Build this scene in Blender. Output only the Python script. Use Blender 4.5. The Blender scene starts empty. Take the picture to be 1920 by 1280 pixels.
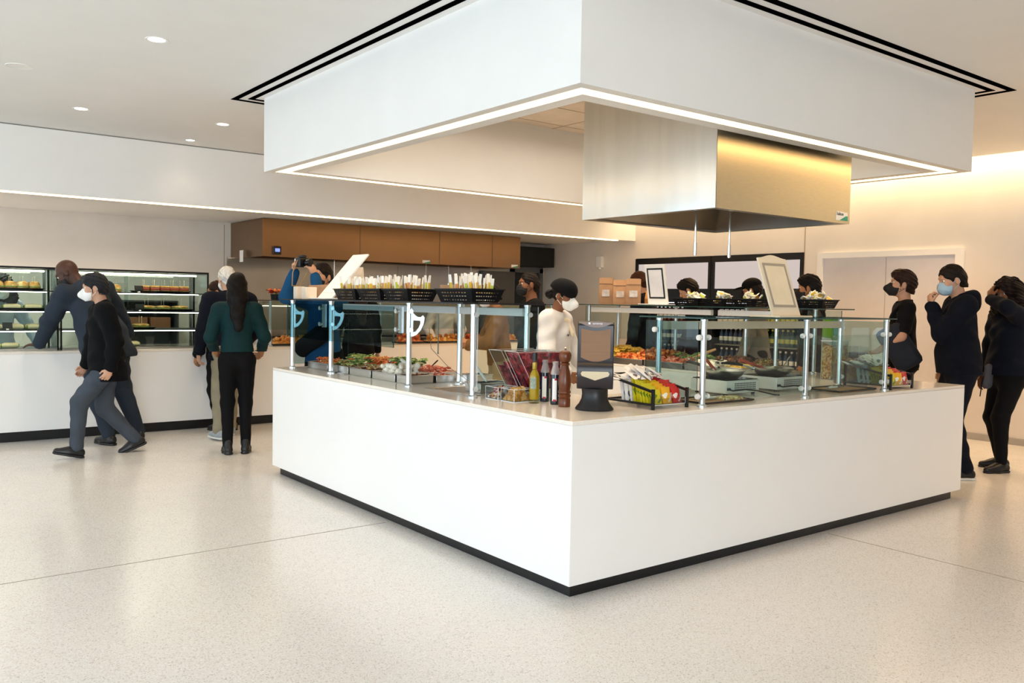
import bpy, math, random
import numpy as np
from mathutils import Vector, Matrix

S = bpy.context.scene
COL = S.collection
PI = math.pi
random.seed(7)

# ------------------------------------------------------------------ camera
def set_camera():
    cd = bpy.data.cameras.new('camera'); cam = bpy.data.objects.new('camera', cd); COL.objects.link(cam)
    yaw, pitch, roll = math.radians(52.3653), math.radians(-2.6351), math.radians(1.0311)
    fw = Vector((math.cos(pitch)*math.cos(yaw), math.cos(pitch)*math.sin(yaw), math.sin(pitch)))
    r = Vector((math.sin(yaw), -math.cos(yaw), 0)); u = r.cross(fw)
    c, s = math.cos(roll), math.sin(roll)
    r2, u2 = c*r + s*u, c*u - s*r
    m = Matrix((r2, u2, -fw)).transposed().to_4x4()
    m.translation = Vector((-2.8261, -3.1644, 1.4862))
    cam.matrix_world = m
    cd.sensor_width = 36; cd.lens = 1616.49*36/1920; cd.clip_start = .05
    S.camera = cam
set_camera()

# ------------------------------------------------------------------ world, exposure, large lights
S.view_settings.view_transform = 'Standard'; S.view_settings.look = 'None'
S.view_settings.gamma = 1; S.view_settings.use_curve_mapping = False
S.view_settings.exposure = 0.40
S.cycles.max_bounces = 7; S.cycles.diffuse_bounces = 4; S.cycles.glossy_bounces = 4
S.cycles.transmission_bounces = 4; S.cycles.transparent_max_bounces = 24
S.cycles.sample_clamp_indirect = 6; S.cycles.caustics_reflective = False; S.cycles.caustics_refractive = False
W = bpy.data.worlds.new('world'); S.world = W; W.use_nodes = True
W.node_tree.nodes['Background'].inputs[0].default_value = (.78, .90, 1, 1)
W.node_tree.nodes['Background'].inputs[1].default_value = 1.0

def area(name, loc, rot, sx, sy, power, col, spread=PI):
    l = bpy.data.lights.new(name, 'AREA'); l.shape = 'RECTANGLE'; l.size = sx; l.size_y = sy
    l.energy = power; l.color = col; l.spread = spread
    o = bpy.data.objects.new(name, l); COL.objects.link(o); o.location = loc; o.rotation_euler = rot
    return o
# daylight through the window wall on the far left of the room
area('window_daylight', (-9.3, 2.0, 1.75), (0, -PI/2, 0), 2.7, 17, 250, (.66, .85, 1))
# added fill light behind the viewer, brightens the back counter and near faces
area('rear_fill', (-7.2, -10.2, 1.75), (PI/2, 0, 0), 4.2, 2.6, 400, (.88, .95, 1))
# cove that washes the right wall, in the slot where the ceiling stops short of it
area('wall_wash_light', (7.22, 3.0, 3.30), (0, 0, 0), .12, 12.2, 78, (1, .76, .45))
# ------------------------------------------------------------------ helpers: colour and materials
def lin(h):
    h = h.lstrip('#'); o = []
    for i in (0, 2, 4):
        c = int(h[i:i+2], 16)/255
        o.append(c/12.92 if c <= .04045 else ((c+.055)/1.055)**2.4)
    return (*o, 1)
MATS = {}
def pm(name, col, rough=.5, metal=0., var=.05, scale=8., bump=0., bscale=60., stretch=None, spec=.5, coat=0., trans=0., ior=1.45, sheen=0.):
    """procedural material: a base colour varied by noise, with optional noise bump"""
    if name in MATS: return MATS[name]
    m = bpy.data.materials.new(name); m.use_nodes = True; nt = m.node_tree; N = nt.nodes; L = nt.links
    b = N['Principled BSDF']; c = lin(col) if isinstance(col, str) else (*col, 1)
    b.inputs['Roughness'].default_value = rough; b.inputs['Metallic'].default_value = metal
    b.inputs['Specular IOR Level'].default_value = spec; b.inputs['Coat Weight'].default_value = coat
    b.inputs['Transmission Weight'].default_value = trans; b.inputs['IOR'].default_value = ior
    b.inputs['Sheen Weight'].default_value = sheen
    tc = N.new('ShaderNodeTexCoord'); mp = N.new('ShaderNodeMapping')
    if stretch: mp.inputs['Scale'].default_value = stretch
    L.new(tc.outputs['Object'], mp.inputs['Vector'])
    nz = N.new('ShaderNodeTexNoise'); nz.inputs['Scale'].default_value = scale; nz.inputs['Detail'].default_value = 3
    L.new(mp.outputs[0], nz.inputs['Vector'])
    rp = N.new('ShaderNodeValToRGB'); e = rp.color_ramp.elements
    e[0].position = .3; e[1].position = .7
    e[0].color = tuple(x*(1-var) for x in c[:3])+(1,); e[1].color = tuple(min(1, x*(1+var)) for x in c[:3])+(1,)
    L.new(nz.outputs['Fac'], rp.inputs['Fac']); L.new(rp.outputs['Color'], b.inputs['Base Color'])
    if bump:
        n2 = N.new('ShaderNodeTexNoise'); n2.inputs['Scale'].default_value = bscale; n2.inputs['Detail'].default_value = 2
        L.new(mp.outputs[0], n2.inputs['Vector'])
        bp = N.new('ShaderNodeBump'); bp.inputs['Strength'].default_value = bump; bp.inputs['Distance'].default_value = .01
        L.new(n2.outputs['Fac'], bp.inputs['Height']); L.new(bp.outputs['Normal'], b.inputs['Normal'])
    MATS[name] = m
    return m
def emit(name, col, st):
    if name in MATS: return MATS[name]
    m = bpy.data.materials.new(name); m.use_nodes = True; nt = m.node_tree; nt.nodes.clear()
    e = nt.nodes.new('ShaderNodeEmission'); e.inputs[0].default_value = lin(col); e.inputs[1].default_value = st
    o = nt.nodes.new('ShaderNodeOutputMaterial'); nt.links.new(e.outputs[0], o.inputs[0]); MATS[name] = m
    return m
def glass(name, tint, refl=1.0, rough=.01):
    """thin clear pane: transparent with Fresnel reflections"""
    if name in MATS: return MATS[name]
    m = bpy.data.materials.new(name); m.use_nodes = True; nt = m.node_tree; N = nt.nodes; L = nt.links; N.clear()
    t = N.new('ShaderNodeBsdfTransparent'); t.inputs[0].default_value = lin(tint)
    g = N.new('ShaderNodeBsdfGlossy'); g.inputs['Roughness'].default_value = rough
    f = N.new('ShaderNodeLayerWeight'); f.inputs[0].default_value = .5
    pw = N.new('ShaderNodeMath'); pw.operation = 'POWER'; pw.inputs[1].default_value = 5; L.new(f.outputs['Facing'], pw.inputs[0])
    mul = N.new('ShaderNodeMath'); mul.operation = 'MULTIPLY_ADD'; mul.inputs[1].default_value = .9*refl; mul.inputs[2].default_value = .04*refl
    mx = N.new('ShaderNodeMixShader'); o = N.new('ShaderNodeOutputMaterial')
    L.new(pw.outputs[0], mul.inputs[0]); L.new(mul.outputs[0], mx.inputs[0])
    L.new(t.outputs[0], mx.inputs[1]); L.new(g.outputs[0], mx.inputs[2]); L.new(mx.outputs[0], o.inputs[0])
    MATS[name] = m
    return m
def multi(name, cols, scale=60, rough=.6, bump=.3, spec=.5):
    """food-like mix of several colours in cells"""
    if name in MATS: return MATS[name]
    m = bpy.data.materials.new(name); m.use_nodes = True; nt = m.node_tree; N = nt.nodes; L = nt.links
    b = N['Principled BSDF']; b.inputs['Roughness'].default_value = rough; b.inputs['Specular IOR Level'].default_value = spec
    tc = N.new('ShaderNodeTexCoord'); v = N.new('ShaderNodeTexVoronoi'); v.inputs['Scale'].default_value = scale
    L.new(tc.outputs['Object'], v.inputs['Vector'])
    rp = N.new('ShaderNodeValToRGB'); rp.color_ramp.interpolation = 'CONSTANT'
    e = rp.color_ramp.elements
    while len(e) < len(cols): e.new(.5)
    for i, c in enumerate(cols): e[i].position = i/len(cols); e[i].color = lin(c)
    sp = N.new('ShaderNodeSeparateColor'); L.new(v.outputs['Color'], sp.inputs[0])
    L.new(sp.outputs[0], rp.inputs['Fac']); L.new(rp.outputs['Color'], b.inputs['Base Color'])
    bp = N.new('ShaderNodeBump'); bp.inputs['Strength'].default_value = bump; bp.inputs['Distance'].default_value = .006
    L.new(v.outputs['Distance'], bp.inputs['Height']); L.new(bp.outputs['Normal'], b.inputs['Normal'])
    MATS[name] = m
    return m

# ------------------------------------------------------------------ helpers: meshes
def perp(d):
    d = Vector(d).normalized(); a = Vector((0, 0, 1)) if abs(d.z) < .9 else Vector((1, 0, 0))
    u = d.cross(a).normalized(); return u, d.cross(u).normalized()
class MB:
    def __init__(s): s.v = []; s.f = []; s.m = []
    def add(s, v, f, mi=0):
        o = len(s.v); s.v += [tuple(x) for x in v]; s.f += [tuple(i+o for i in q) for q in f]; s.m += [mi]*len(f); return s
    def box(s, x0, y0, z0, x1, y1, z1, mi=0, fmi=None):
        v = [(x, y, z) for z in (z0, z1) for y in (y0, y1) for x in (x0, x1)]
        f = [(0, 2, 3, 1), (4, 5, 7, 6), (0, 1, 5, 4), (2, 6, 7, 3), (0, 4, 6, 2), (1, 3, 7, 5)]
        s.add(v, f, mi)
        if fmi:                                     # edge faces of a pane get another material
            d = (x1-x0, y1-y0, z1-z0); k = d.index(min(d)); big = {0: (4, 5), 1: (2, 3), 2: (0, 1)}[k]
            for j in range(6):
                if j not in big: s.m[-6+j] = fmi
        return s
    def obox(s, c, sx, sy, sz, R=None, mi=0):       # oriented box
        R = R or Matrix.Identity(3); c = Vector(c)
        v = [c + R @ Vector((x*sx/2, y*sy/2, z*sz/2)) for z in (-1, 1) for y in (-1, 1) for x in (-1, 1)]
        return s.add(v, [(0, 2, 3, 1), (4, 5, 7, 6), (0, 1, 5, 4), (2, 6, 7, 3), (0, 4, 6, 2), (1, 3, 7, 5)], mi)
    def cyl(s, a, b, r0, r1=None, n=16, mi=0, caps=True):
        r1 = r0 if r1 is None else r1; a = Vector(a); b = Vector(b); u, w = perp(b-a)
        v = []
        for p, r in ((a, r0), (b, r1)):
            for i in range(n):
                t = 2*PI*i/n; v.append(p + r*(math.cos(t)*u + math.sin(t)*w))
        f = [(i, i+n, (i+1) % n+n, (i+1) % n) for i in range(n)]
        if caps: f += [tuple(range(n)), tuple(range(2*n-1, n-1, -1))]
        return s.add(v, f, mi)
    def lathe(s, prof, c=(0, 0, 0), n=24, mi=0, sx=1, sy=1):
        v = []; f = []; m = len(prof)
        for (r, z) in prof:
            for i in range(n):
                t = 2*PI*i/n; v.append((c[0]+r*sx*math.cos(t), c[1]+r*sy*math.sin(t), c[2]+z))
        for j in range(m-1):
            for i in range(n):
                f.append((j*n+i, j*n+(i+1) % n, (j+1)*n+(i+1) % n, (j+1)*n+i))
        shut = prof[0] == prof[-1]
        if prof[0][0] > 1e-4 and not shut: f.append(tuple(range(n-1, -1, -1)))
        if prof[-1][0] > 1e-4 and not shut: f.append(tuple((m-1)*n+i for i in range(n)))
        return s.add(v, f, mi)
    def tube(s, pts, r, n=8, mi=0, closed=False):
        pts = [Vector(p) for p in pts]; v = []; f = []; k = len(pts); u = None
        for i, p in enumerate(pts):
            d = pts[(i+1) % k]-pts[i-1] if closed else pts[min(i+1, k-1)]-pts[max(i-1, 0)]
            d.normalize()
            if u is None: u, w = perp(d)
            else:
                u = (u - d*u.dot(d)).normalized(); w = d.cross(u)
            rr = r[i] if isinstance(r, (list, tuple)) else r
            for j in range(n):
                t = 2*PI*j/n; v.append(p + rr*(math.cos(t)*u+math.sin(t)*w))
        for i in range(k if closed else k-1):
            for j in range(n):
                a, b = i*n, ((i+1) % k)*n; f.append((a+j, a+(j+1) % n, b+(j+1) % n, b+j))
        if not closed: f += [tuple(range(n-1, -1, -1)), tuple((k-1)*n+j for j in range(n))]
        return s.add(v, f, mi)
    def prism(s, poly, z0, z1, mi=0, fn=None):      # polygon in xy extruded along z (or mapped by fn)
        n = len(poly); v = [(x, y, z0) for x, y in poly]+[(x, y, z1) for x, y in poly]
        if fn: v = [fn(*p) for p in v]
        f = [tuple(range(n-1, -1, -1)), tuple(range(n, 2*n))]+[(i, (i+1) % n, (i+1) % n+n, i+n) for i in range(n)]
        return s.add(v, f, mi)
    def sphere(s, c, r, n=14, m=9, mi=0):
        if not isinstance(r, (tuple, list)): r = (r, r, r)
        v = [(c[0], c[1], c[2]-r[2])]; f = []
        for j in range(1, m):
            p = PI*j/m
            for i in range(n):
                t = 2*PI*i/n; v.append((c[0]+r[0]*math.sin(p)*math.cos(t), c[1]+r[1]*math.sin(p)*math.sin(t), c[2]-r[2]*math.cos(p)))
        v.append((c[0], c[1], c[2]+r[2])); e = len(v)-1
        for i in range(n): f.append((0, 1+(i+1) % n, 1+i)); f.append((e, 1+(m-2)*n+i, 1+(m-2)*n+(i+1) % n))
        for j in range(m-2):
            for i in range(n): a = 1+j*n; b = a+n; f.append((a+i, a+(i+1) % n, b+(i+1) % n, b+i))
        return s.add(v, f, mi)
    def ring(s, o, i, z0, z1, mi=0):                # rectangular frame: o, i = (x0,y0,x1,y1)
        O = [(o[0], o[1]), (o[2], o[1]), (o[2], o[3]), (o[0], o[3])]; I = [(i[0], i[1]), (i[2], i[1]), (i[2], i[3]), (i[0], i[3])]
        v = [(x, y, z) for z in (z0, z1) for P in (O, I) for x, y in P]; f = []
        for k in range(4):
            l = (k+1) % 4
            f += [(k, 4+k, 4+l, l), (8+k, 8+l, 12+l, 12+k), (k, l, 8+l, 8+k), (4+k, 12+k, 12+l, 4+l)]
        return s.add(v, f, mi)
    def build(s, name, mat, parent=None, bevel=0, smooth=40, loc=None, rz=None, recalc=False):
        me = bpy.data.meshes.new(name); me.from_pydata([tuple(p) for p in s.v], [], s.f)
        for m in (mat if isinstance(mat, (list, tuple)) else [mat]): me.materials.append(m)
        if any(s.m): me.polygons.foreach_set('material_index', s.m)
        if smooth: me.shade_smooth(); me.set_sharp_from_angle(angle=math.radians(smooth))
        me.update()
        o = bpy.data.objects.new(name, me); COL.objects.link(o)
        if parent: o.parent = parent
        if loc: o.location = loc
        if rz: o.rotation_euler.z = rz
        if bevel:
            b = o.modifiers.new('edge', 'BEVEL'); b.width = bevel; b.segments = 2; b.limit_method = 'ANGLE'; b.angle_limit = math.radians(40)
        return o
def tag(o, label, cat, group=None, kind=None):
    o['label'] = label; o['category'] = cat
    if group: o['group'] = group
    if kind: o['kind'] = kind
    return o
def thing(name, label, cat, loc=(0, 0, 0), rz=0, group=None):
    o = bpy.data.objects.new(name, None); o.empty_display_size = .1; COL.objects.link(o)
    o.location = loc; o.rotation_euler.z = rz
    return tag(o, label, cat, group)
def struct(o, label=None, cat=None):
    o['kind'] = 'structure'
    if label: o['label'] = label; o['category'] = cat
    return o
def kids(o): return list(KIDS.get(o.name, []) or o.children)
KIDS = {}
def dup(o, loc=None, rz=None, label=None, group=None, parent=None, rot=None):
    c = o.copy(); COL.objects.link(c)
    if parent: c.parent = parent
    for ch in o.children: dup(ch, parent=c)
    if loc is not None: c.location = loc
    if rz is not None: c.rotation_euler.z = rz
    if rot is not None: c.rotation_euler = rot
    if label: c['label'] = label
    if group: c['group'] = group
    return c
def text_mesh(body, size, mat, name, parent, M, depth=.0012, align='CENTER'):
    """raised lettering turned into a mesh; M = 4x4 placing the text plane"""
    cu = bpy.data.curves.new(name, 'FONT'); cu.body = body; cu.size = size; cu.extrude = depth; cu.align_x = align; cu.align_y = 'CENTER'
    t = bpy.data.objects.new(name, cu); COL.objects.link(t)
    dg = bpy.context.evaluated_depsgraph_get(); me = bpy.data.meshes.new_from_object(t.evaluated_get(dg))
    bpy.data.objects.remove(t); me.materials.clear(); me.materials.append(mat); me.transform(M)
    o = bpy.data.objects.new(name, me); COL.objects.link(o); o.parent = parent
    return o
def frame_M(o, x, y):
    x = Vector(x).normalized(); y = Vector(y).normalized(); z = x.cross(y)
    m = Matrix((x, y, z)).transposed().to_4x4(); m.translation = Vector(o); return m
def rotm(ax, deg): return Matrix.Rotation(math.radians(deg), 3, ax)
# ------------------------------------------------------------------ materials of the room
white_wall = pm('white_paint', '#f2f0ec', .55, var=.012, scale=3)
ceil_mat = pm('ceiling_paint', '#f3f1ee', .6, var=.012, scale=3)
warm_wall = pm('plaster_wall', '#e2dad0', .6, var=.05, scale=1.6, bump=.04, bscale=5)
white_solid = pm('white_solid_surface', '#f7f6f4', .28, var=.008, scale=2)
quartz = pm('cream_quartz', '#f3ebe0', .13, var=.05, scale=120)
black_mat = pm('black_laminate', '#101114', .35, var=.15, scale=12)
black_plastic = pm('black_plastic', '#17181b', .4, var=.1, scale=20)
dark_grey = pm('dark_grey_paint', '#3b3c3e', .5, var=.08)
brushed = pm('brushed_steel', '#c9c8c6', .26, 1., var=.06, scale=14, stretch=(1, 1, 12), bump=.02, bscale=120)
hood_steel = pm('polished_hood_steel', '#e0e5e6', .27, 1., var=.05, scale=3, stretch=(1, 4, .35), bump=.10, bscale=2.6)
hood_brush = pm('satin_hood_steel_warm_lit', '#dccfae', .33, 1., var=.04, scale=18, stretch=(1, 1, 10), bump=.015, bscale=90)  # golden base colour stands in for warm strip light on the steel
steel_dark = pm('dark_steel', '#8d8780', .3, 1., var=.08, scale=4)
chrome = pm('chrome', '#dcdddc', .14, 1., var=.02)
alu = pm('satin_aluminium', '#d5dbdc', .3, .85, var=.03, scale=30)
pane = glass('clear_glass', '#eef6f5', .7)
pane_tint = glass('shaded_glass', '#cfdfe2', .14)
edge_glass = pm('green_glass_edge', '#2f4a45', .15, var=.1)
acrylic = glass('clear_acrylic', '#f4f6f6', .9)
acrylic_edge = pm('bright_acrylic_edge', '#dfe3e2', .2, var=.03)
white_plastic = pm('white_plastic', '#f0eee9', .35, var=.015)
paper_white = pm('white_paper', '#f4f1ea', .7, var=.02)
kraft = pm('kraft_paper', '#b58a64', .75, var=.09, scale=14, bump=.05, bscale=40)
led_warm = emit('warm_led', '#ffd090', 7.5)
led_soft = emit('soft_led', '#ffe9c8', 4.5)

def terrazzo():
    m = bpy.data.materials.new('terrazzo'); m.use_nodes = True; nt = m.node_tree; N = nt.nodes; L = nt.links
    b = N['Principled BSDF']; b.inputs['Roughness'].default_value = .2; b.inputs['Specular IOR Level'].default_value = .5
    g = N.new('ShaderNodeNewGeometry')
    v = N.new('ShaderNodeTexVoronoi'); v.inputs['Scale'].default_value = 190; L.new(g.outputs['Position'], v.inputs['Vector'])
    sp = N.new('ShaderNodeSeparateColor'); L.new(v.outputs['Color'], sp.inputs[0])
    rp = N.new('ShaderNodeValToRGB'); e = rp.color_ramp.elements; rp.color_ramp.interpolation = 'CONSTANT'
    cs = [(0, '#c9c3bd'), (.06, '#e2dfdb'), (.3, '#e8e5e1'), (.62, '#ecebe7'), (.88, '#f3f2ef'), (.96, '#d6cec5')]
    while len(e) < len(cs): e.new(.5)
    for i, (p, c) in enumerate(cs): e[i].position = p; e[i].color = lin(c)
    L.new(sp.outputs[0], rp.inputs['Fac'])
    n = N.new('ShaderNodeTexNoise'); n.inputs['Scale'].default_value = .7; L.new(g.outputs['Position'], n.inputs['Vector'])
    r2 = N.new('ShaderNodeMapRange'); r2.inputs[3].default_value = .96; r2.inputs[4].default_value = 1.04
    L.new(n.outputs['Fac'], r2.inputs[0])
    mx = N.new('ShaderNodeVectorMath'); mx.operation = 'SCALE'; L.new(rp.outputs[0], mx.inputs[0]); L.new(r2.outputs[0], mx.inputs['Scale'])
    L.new(mx.outputs[0], b.inputs['Base Color'])
    n2 = N.new('ShaderNodeTexNoise'); n2.inputs['Scale'].default_value = 3; L.new(g.outputs['Position'], n2.inputs['Vector'])
    r3 = N.new('ShaderNodeMapRange'); r3.inputs[3].default_value = .14; r3.inputs[4].default_value = .27
    L.new(n2.outputs['Fac'], r3.inputs[0]); L.new(r3.outputs[0], b.inputs['Roughness'])
    return m
terra = terrazzo()

CZ = 3.187; XB = 7.42; YW = 9.2; YB = 6.86; ZBK = 2.515
# floor, with two dark joint strips let into it
struct(MB().box(-9.6, -10.5, -.12, XB+.02, YW+.02, 0).build('floor', terra))
jm = pm('joint_metal', '#8d857b', .5)
struct(MB().box(-9.5, 1.844, -.01, -.0, 1.850, .0012).box(2.268, -10.4, -.01, 2.274, .0, .0012).build('trim_1', jm))
# walls
sb = MB().box(-9.6, YW, 0, XB+.3, YW+.2, CZ+.4); struct(sb.build('wall_back', warm_wall))
struct(MB().box(XB, -10.5, 0, XB+.2, 3.695, CZ+.4).box(XB, 6.84, 0, XB+.2, YW, CZ+.4).box(XB, 3.695, 2.225, XB+.2, 6.84, CZ+.4).build('wall_right', warm_wall))
wr = MB().box(-9.6, -10.5, 0, XB, -10.35, .35).box(-9.6, -10.5, 3.1, XB, -10.35, CZ+.2)
for i in range(3): wr.box(-9.6+i*2.1, -10.5, .3, -9.5+i*2.1, -10.36, 3.15)
wr.box(-5.0, -10.5, .3, XB, -10.36, 3.15)
struct(wr.build('wall_rear', warm_wall))
wl = MB().box(-9.7, -10.5, 0, -9.5, YW, .3).box(-9.7, -10.5, 3.12, -9.5, YW, CZ+.2)
for i in range(11): wl.box(-9.7, -10.5+i*1.96, .3, -9.52, -10.42+i*1.96, 3.15)
struct(wl.build('wall_left', white_wall))
# thin vertical panel joints on the right and the back wall
struct(MB().box(XB-.003, 3.685, 0, XB+.01, 3.695, CZ).box(1.46, YW-.003, 0, 1.467, YW+.01, ZBK).build('trim_2', pm('wall_joint', '#a08a70', .7)))
# ceiling: a slab with an opening over the canopy, stopping short of the right wall for the cove
SX0, SY0, SX1, SY1, SZ = .03, .03, 4.13, 4.08, 2.563
RW = .27
cm = MB(); xr = XB-.32
cm.box(-9.6, -10.5, CZ, SX0+.1, YW, CZ+.08); cm.box(SX1-.1, -10.5, CZ, xr, YW, CZ+.08)
cm.box(SX0+.1, -10.5, CZ, SX1-.1, SY0+.1, CZ+.08); cm.box(SX0+.1, SY1-.1, CZ, SX1-.1, YW, CZ+.08)
cm.box(xr, -10.5, CZ+.30, XB, YW, CZ+.34); cm.box(xr-.01, -10.5, CZ+.08, xr, YW, CZ+.34)
struct(cm.build('ceiling', ceil_mat))
struct(MB().box(SX0+.1, SY0+.1, 3.30, SX1-.1, SY1-.1, 3.34).build('canopy_ceiling', pm('canopy_tile', '#e6d8c6', .7)))
jn = MB()
for i in range(1, 7): jn.box(SX0+i*.6, SY0+.2, 3.297, SX0+i*.6+.006, SY1-.2, 3.301)
for i in range(1, 7): jn.box(SX0+.2, SY0+i*.6, 3.297, SX1-.2, SY0+i*.6+.006, 3.301)
struct(jn.build('trim_3', pm('tile_joint', '#b79e83', .7)))
# the canopy that hangs round the island
sf = MB()
z1 = CZ+.12
for (x0, y0, x1, y1) in ((SX0, SY0, SX1, SY0+.05), (SX0, SY1-.05, SX1, SY1), (SX0, SY0+.05, SX0+.05, SY1-.05), (SX1-.05, SY0+.05, SX1, SY1-.05)):
    sf.box(x0, y0, SZ, x1, y1, z1)
def inset(d): return (SX0+d, SY0+d, SX1-d, SY1-d)
sf.ring(inset(.05), inset(.072), SZ, SZ+.02); sf.ring(inset(.165), inset(RW), SZ, SZ+.02)
sf.ring(inset(.05), inset(RW), SZ+.02, SZ+.04); sf.ring(inset(RW-.02), inset(RW), SZ+.04, 3.30)
struct(sf.build('soffit', white_wall), 'white square canopy hanging from the ceiling above the island', 'canopy')
led = MB().ring(inset(.074), inset(.163), SZ+.003, SZ+.018).build('led_strip', led_warm)
tag(led, 'glowing square strip light in the underside of the white canopy', 'strip light')
# two black slots in the ceiling round the canopy
for k, (a, b) in enumerate(((-.215, -.165), (-.105, -.06))):
    q = MB().ring(inset(a), inset(b), CZ-.003, CZ+.01).build('ceiling_slot', pm('slot_black', '#050506', 1, spec=0))
    tag(q, ('outer' if k == 0 else 'inner')+' black square slot in the ceiling round the white canopy', 'air slot')
# bulkhead over the bakery and kitchen, with a strip light under its front edge
bk = MB().box(-9.6, YB, ZBK, XB, YB+.16, CZ).box(-9.6, YB+.16, ZBK+.03, XB, YW, ZBK+.12)
struct(bk.build('bulkhead', white_wall), 'long pale bulkhead above the bakery and kitchen counters', 'bulkhead')
lb = MB().box(-9.5, YB+.045, ZBK-.012, XB-.35, YB+.10, ZBK).build('led_strip', led_warm)
tag(lb, 'thin glowing strip light along the bottom edge of the long bulkhead', 'strip light')
struct(MB().box(-9.6, YB-.004, CZ-.012, XB, YB, CZ-.002).build('trim_4', pm('shadow_gap', '#8b857d', .8)))
# service door in the right wall
dm = pm('door_panel', '#d9d7d9', .5, var=.02)
door = MB().box(XB-.02, 1.66, 0, XB+.03, 3.38, 2.13).build('door_1', dm); struct(door, 'wide grey service door in the right wall', 'door')
o = MB().box(XB-.06, 3.38, 0, XB+.02, 3.46, 2.13).box(XB-.06, 1.58, 0, XB+.02, 1.66, 2.13).box(XB-.06, 1.58, 2.13, XB+.02, 3.46, 2.20).build('door_frame', white_wall, door)
MB().box(XB-.023, 2.515, .02, XB-.018, 2.521, 2.12).build('door_seam', pm('door_seam', '#a9a6a6', .6), door)
struct(MB().box(XB-.018, -10.4, 0, XB, 1.575, .075).box(XB-.018, 3.47, 0, XB, 3.60, .075).build('baseboard_right', pm('baseboard_grey', '#a9a49c', .5)))
# recessed downlights
def downlight(x, y, lit, label, e=26, r=.055):
    t = thing('downlight', label, 'ceiling light', (x, y, CZ), group='ceiling downlights')
    MB().lathe([(r, -.001), (r+.016, -.004), (r+.018, 0), (r+.018, .01), (r, .01), (r, -.001)], n=24).build('trim_ring', white_wall, t)
    MB().cyl((0, 0, -.0005), (0, 0, .008), r, n=24).build('lens', emit('downlight_lens', '#fff0dc', 7) if lit else white_plastic, t)
    if lit:
        l = bpy.data.lights.new('downlight_lamp', 'SPOT'); l.energy = e; l.spot_size = math.radians(115); l.spot_blend = .9
        l.color = (1, .80, .56) if e < 80 and x < 1 else (1, .58, .28); l.shadow_soft_size = .06
        lo = bpy.data.objects.new('downlight_lamp', l); COL.objects.link(lo); lo.parent = t; lo.location = (0, 0, -.03)
    return t
downlight(-1.17, 2.92, 1, 'largest bright round downlight in the ceiling above the grey floor', 34)
downlight(-1.10, 5.63, 1, 'round downlight in the ceiling above the bakery queue', 34)
downlight(.14, 5.43, 1, 'round downlight in the ceiling near the canopy corner', 34)
downlight(.17, 6.55, 1, 'small round downlight in the ceiling close to the bulkhead', 3, .045)
d = downlight(-1.78, 4.32, 0, 'flush unlit white disc in the ceiling, leftmost of the ceiling fittings', r=.075); d['category'] = 'ceiling disc'; d.name = 'ceiling_disc'; del d['group']
WHERE = (((5.6, -1.6), 'by the right wall in front of the counter'), ((6.3, 1.75), 'near the grey service door'), ((5.8, 3.4), 'above the queue at the drinks coolers'), ((5.9, 5.6), 'above the far end of the right aisle'),
         ((2.2, -1.9), 'in front of the long side of the island'), ((-.4, -1.8), 'in front of the near corner of the island'), ((2.4, 5.6), 'between the island and the kitchen, left one'), ((4.2, 6.0), 'between the island and the kitchen, right one'),
         ((-3.2, .4), 'over the open floor left of the island'), ((-3.4, 4.2), 'over the open floor before the pastry cases'))
for (x, y), wh in WHERE: downlight(x, y, 1, 'added small round downlight in the ceiling '+wh, 90 if x > 4 else 22, .036)  # lamps and fittings added to light the room, most out of view
# unseen fill lights added inside the canopy and over the bakery and kitchen
def hidden_spot(name, x, y, z, e, col=(1, .87, .70), ang=130):
    l = bpy.data.lights.new(name, 'SPOT'); l.energy = e; l.spot_size = math.radians(ang); l.spot_blend = 1
    l.color = col; l.shadow_soft_size = .08
    lo = bpy.data.objects.new(name, l); COL.objects.link(lo); lo.location = (x, y, z)
area('canopy_fill', (2.1, 2.05, 3.285), (0, 0, 0), 3.2, 3.2, 62, (1, .84, .64), math.radians(115))
for x in (-3.2, -1.6, 0.0): hidden_spot('bakery_fill', x, 8.0, ZBK+.01, 105, (1, .88, .74), 150)
for x in (1.5, 3.5, 5.5): hidden_spot('kitchen_fill', x, 7.5, ZBK+.01, 5, (1, .82, .6), 150)
# ------------------------------------------------------------------ the island counter (U-shaped, open towards the kitchen)
A, B, H = 3.787, 4.10, .90
def U(d0, inner=0):
    return [(d0, d0), (B-d0, d0), (B-d0, A-d0), (3.10+inner, A-d0), (3.10+inner, .86-inner), (.88-inner, .86-inner), (.88-inner, A-d0), (d0, A-d0)]
isl = thing('island_counter', 'large white U-shaped serving counter in the middle of the room', 'counter')
MB().prism(U(0), .0725, H-.022).build('counter_body', white_solid, isl, bevel=.002)
MB().prism(U(.05, .05), 0, .0725).build('toe_kick', black_mat, isl)
MB().prism(U(0), H-.0215, H).build('countertop', quartz, isl, bevel=.0025)
MB().box(.05, A, .60, .12, A+.045, .70).build('socket_box', white_plastic, isl, bevel=.006)

# ------------------------------------------------------------------ exhaust hood in the canopy
hx0, hy0, hx1, hy1, hz0, hz1 = 1.5, .38, 3.02, 1.62, 2.10, 3.10
hood = thing('exhaust_hood', 'stainless steel exhaust hood hanging inside the white canopy', 'exhaust hood')
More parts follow.
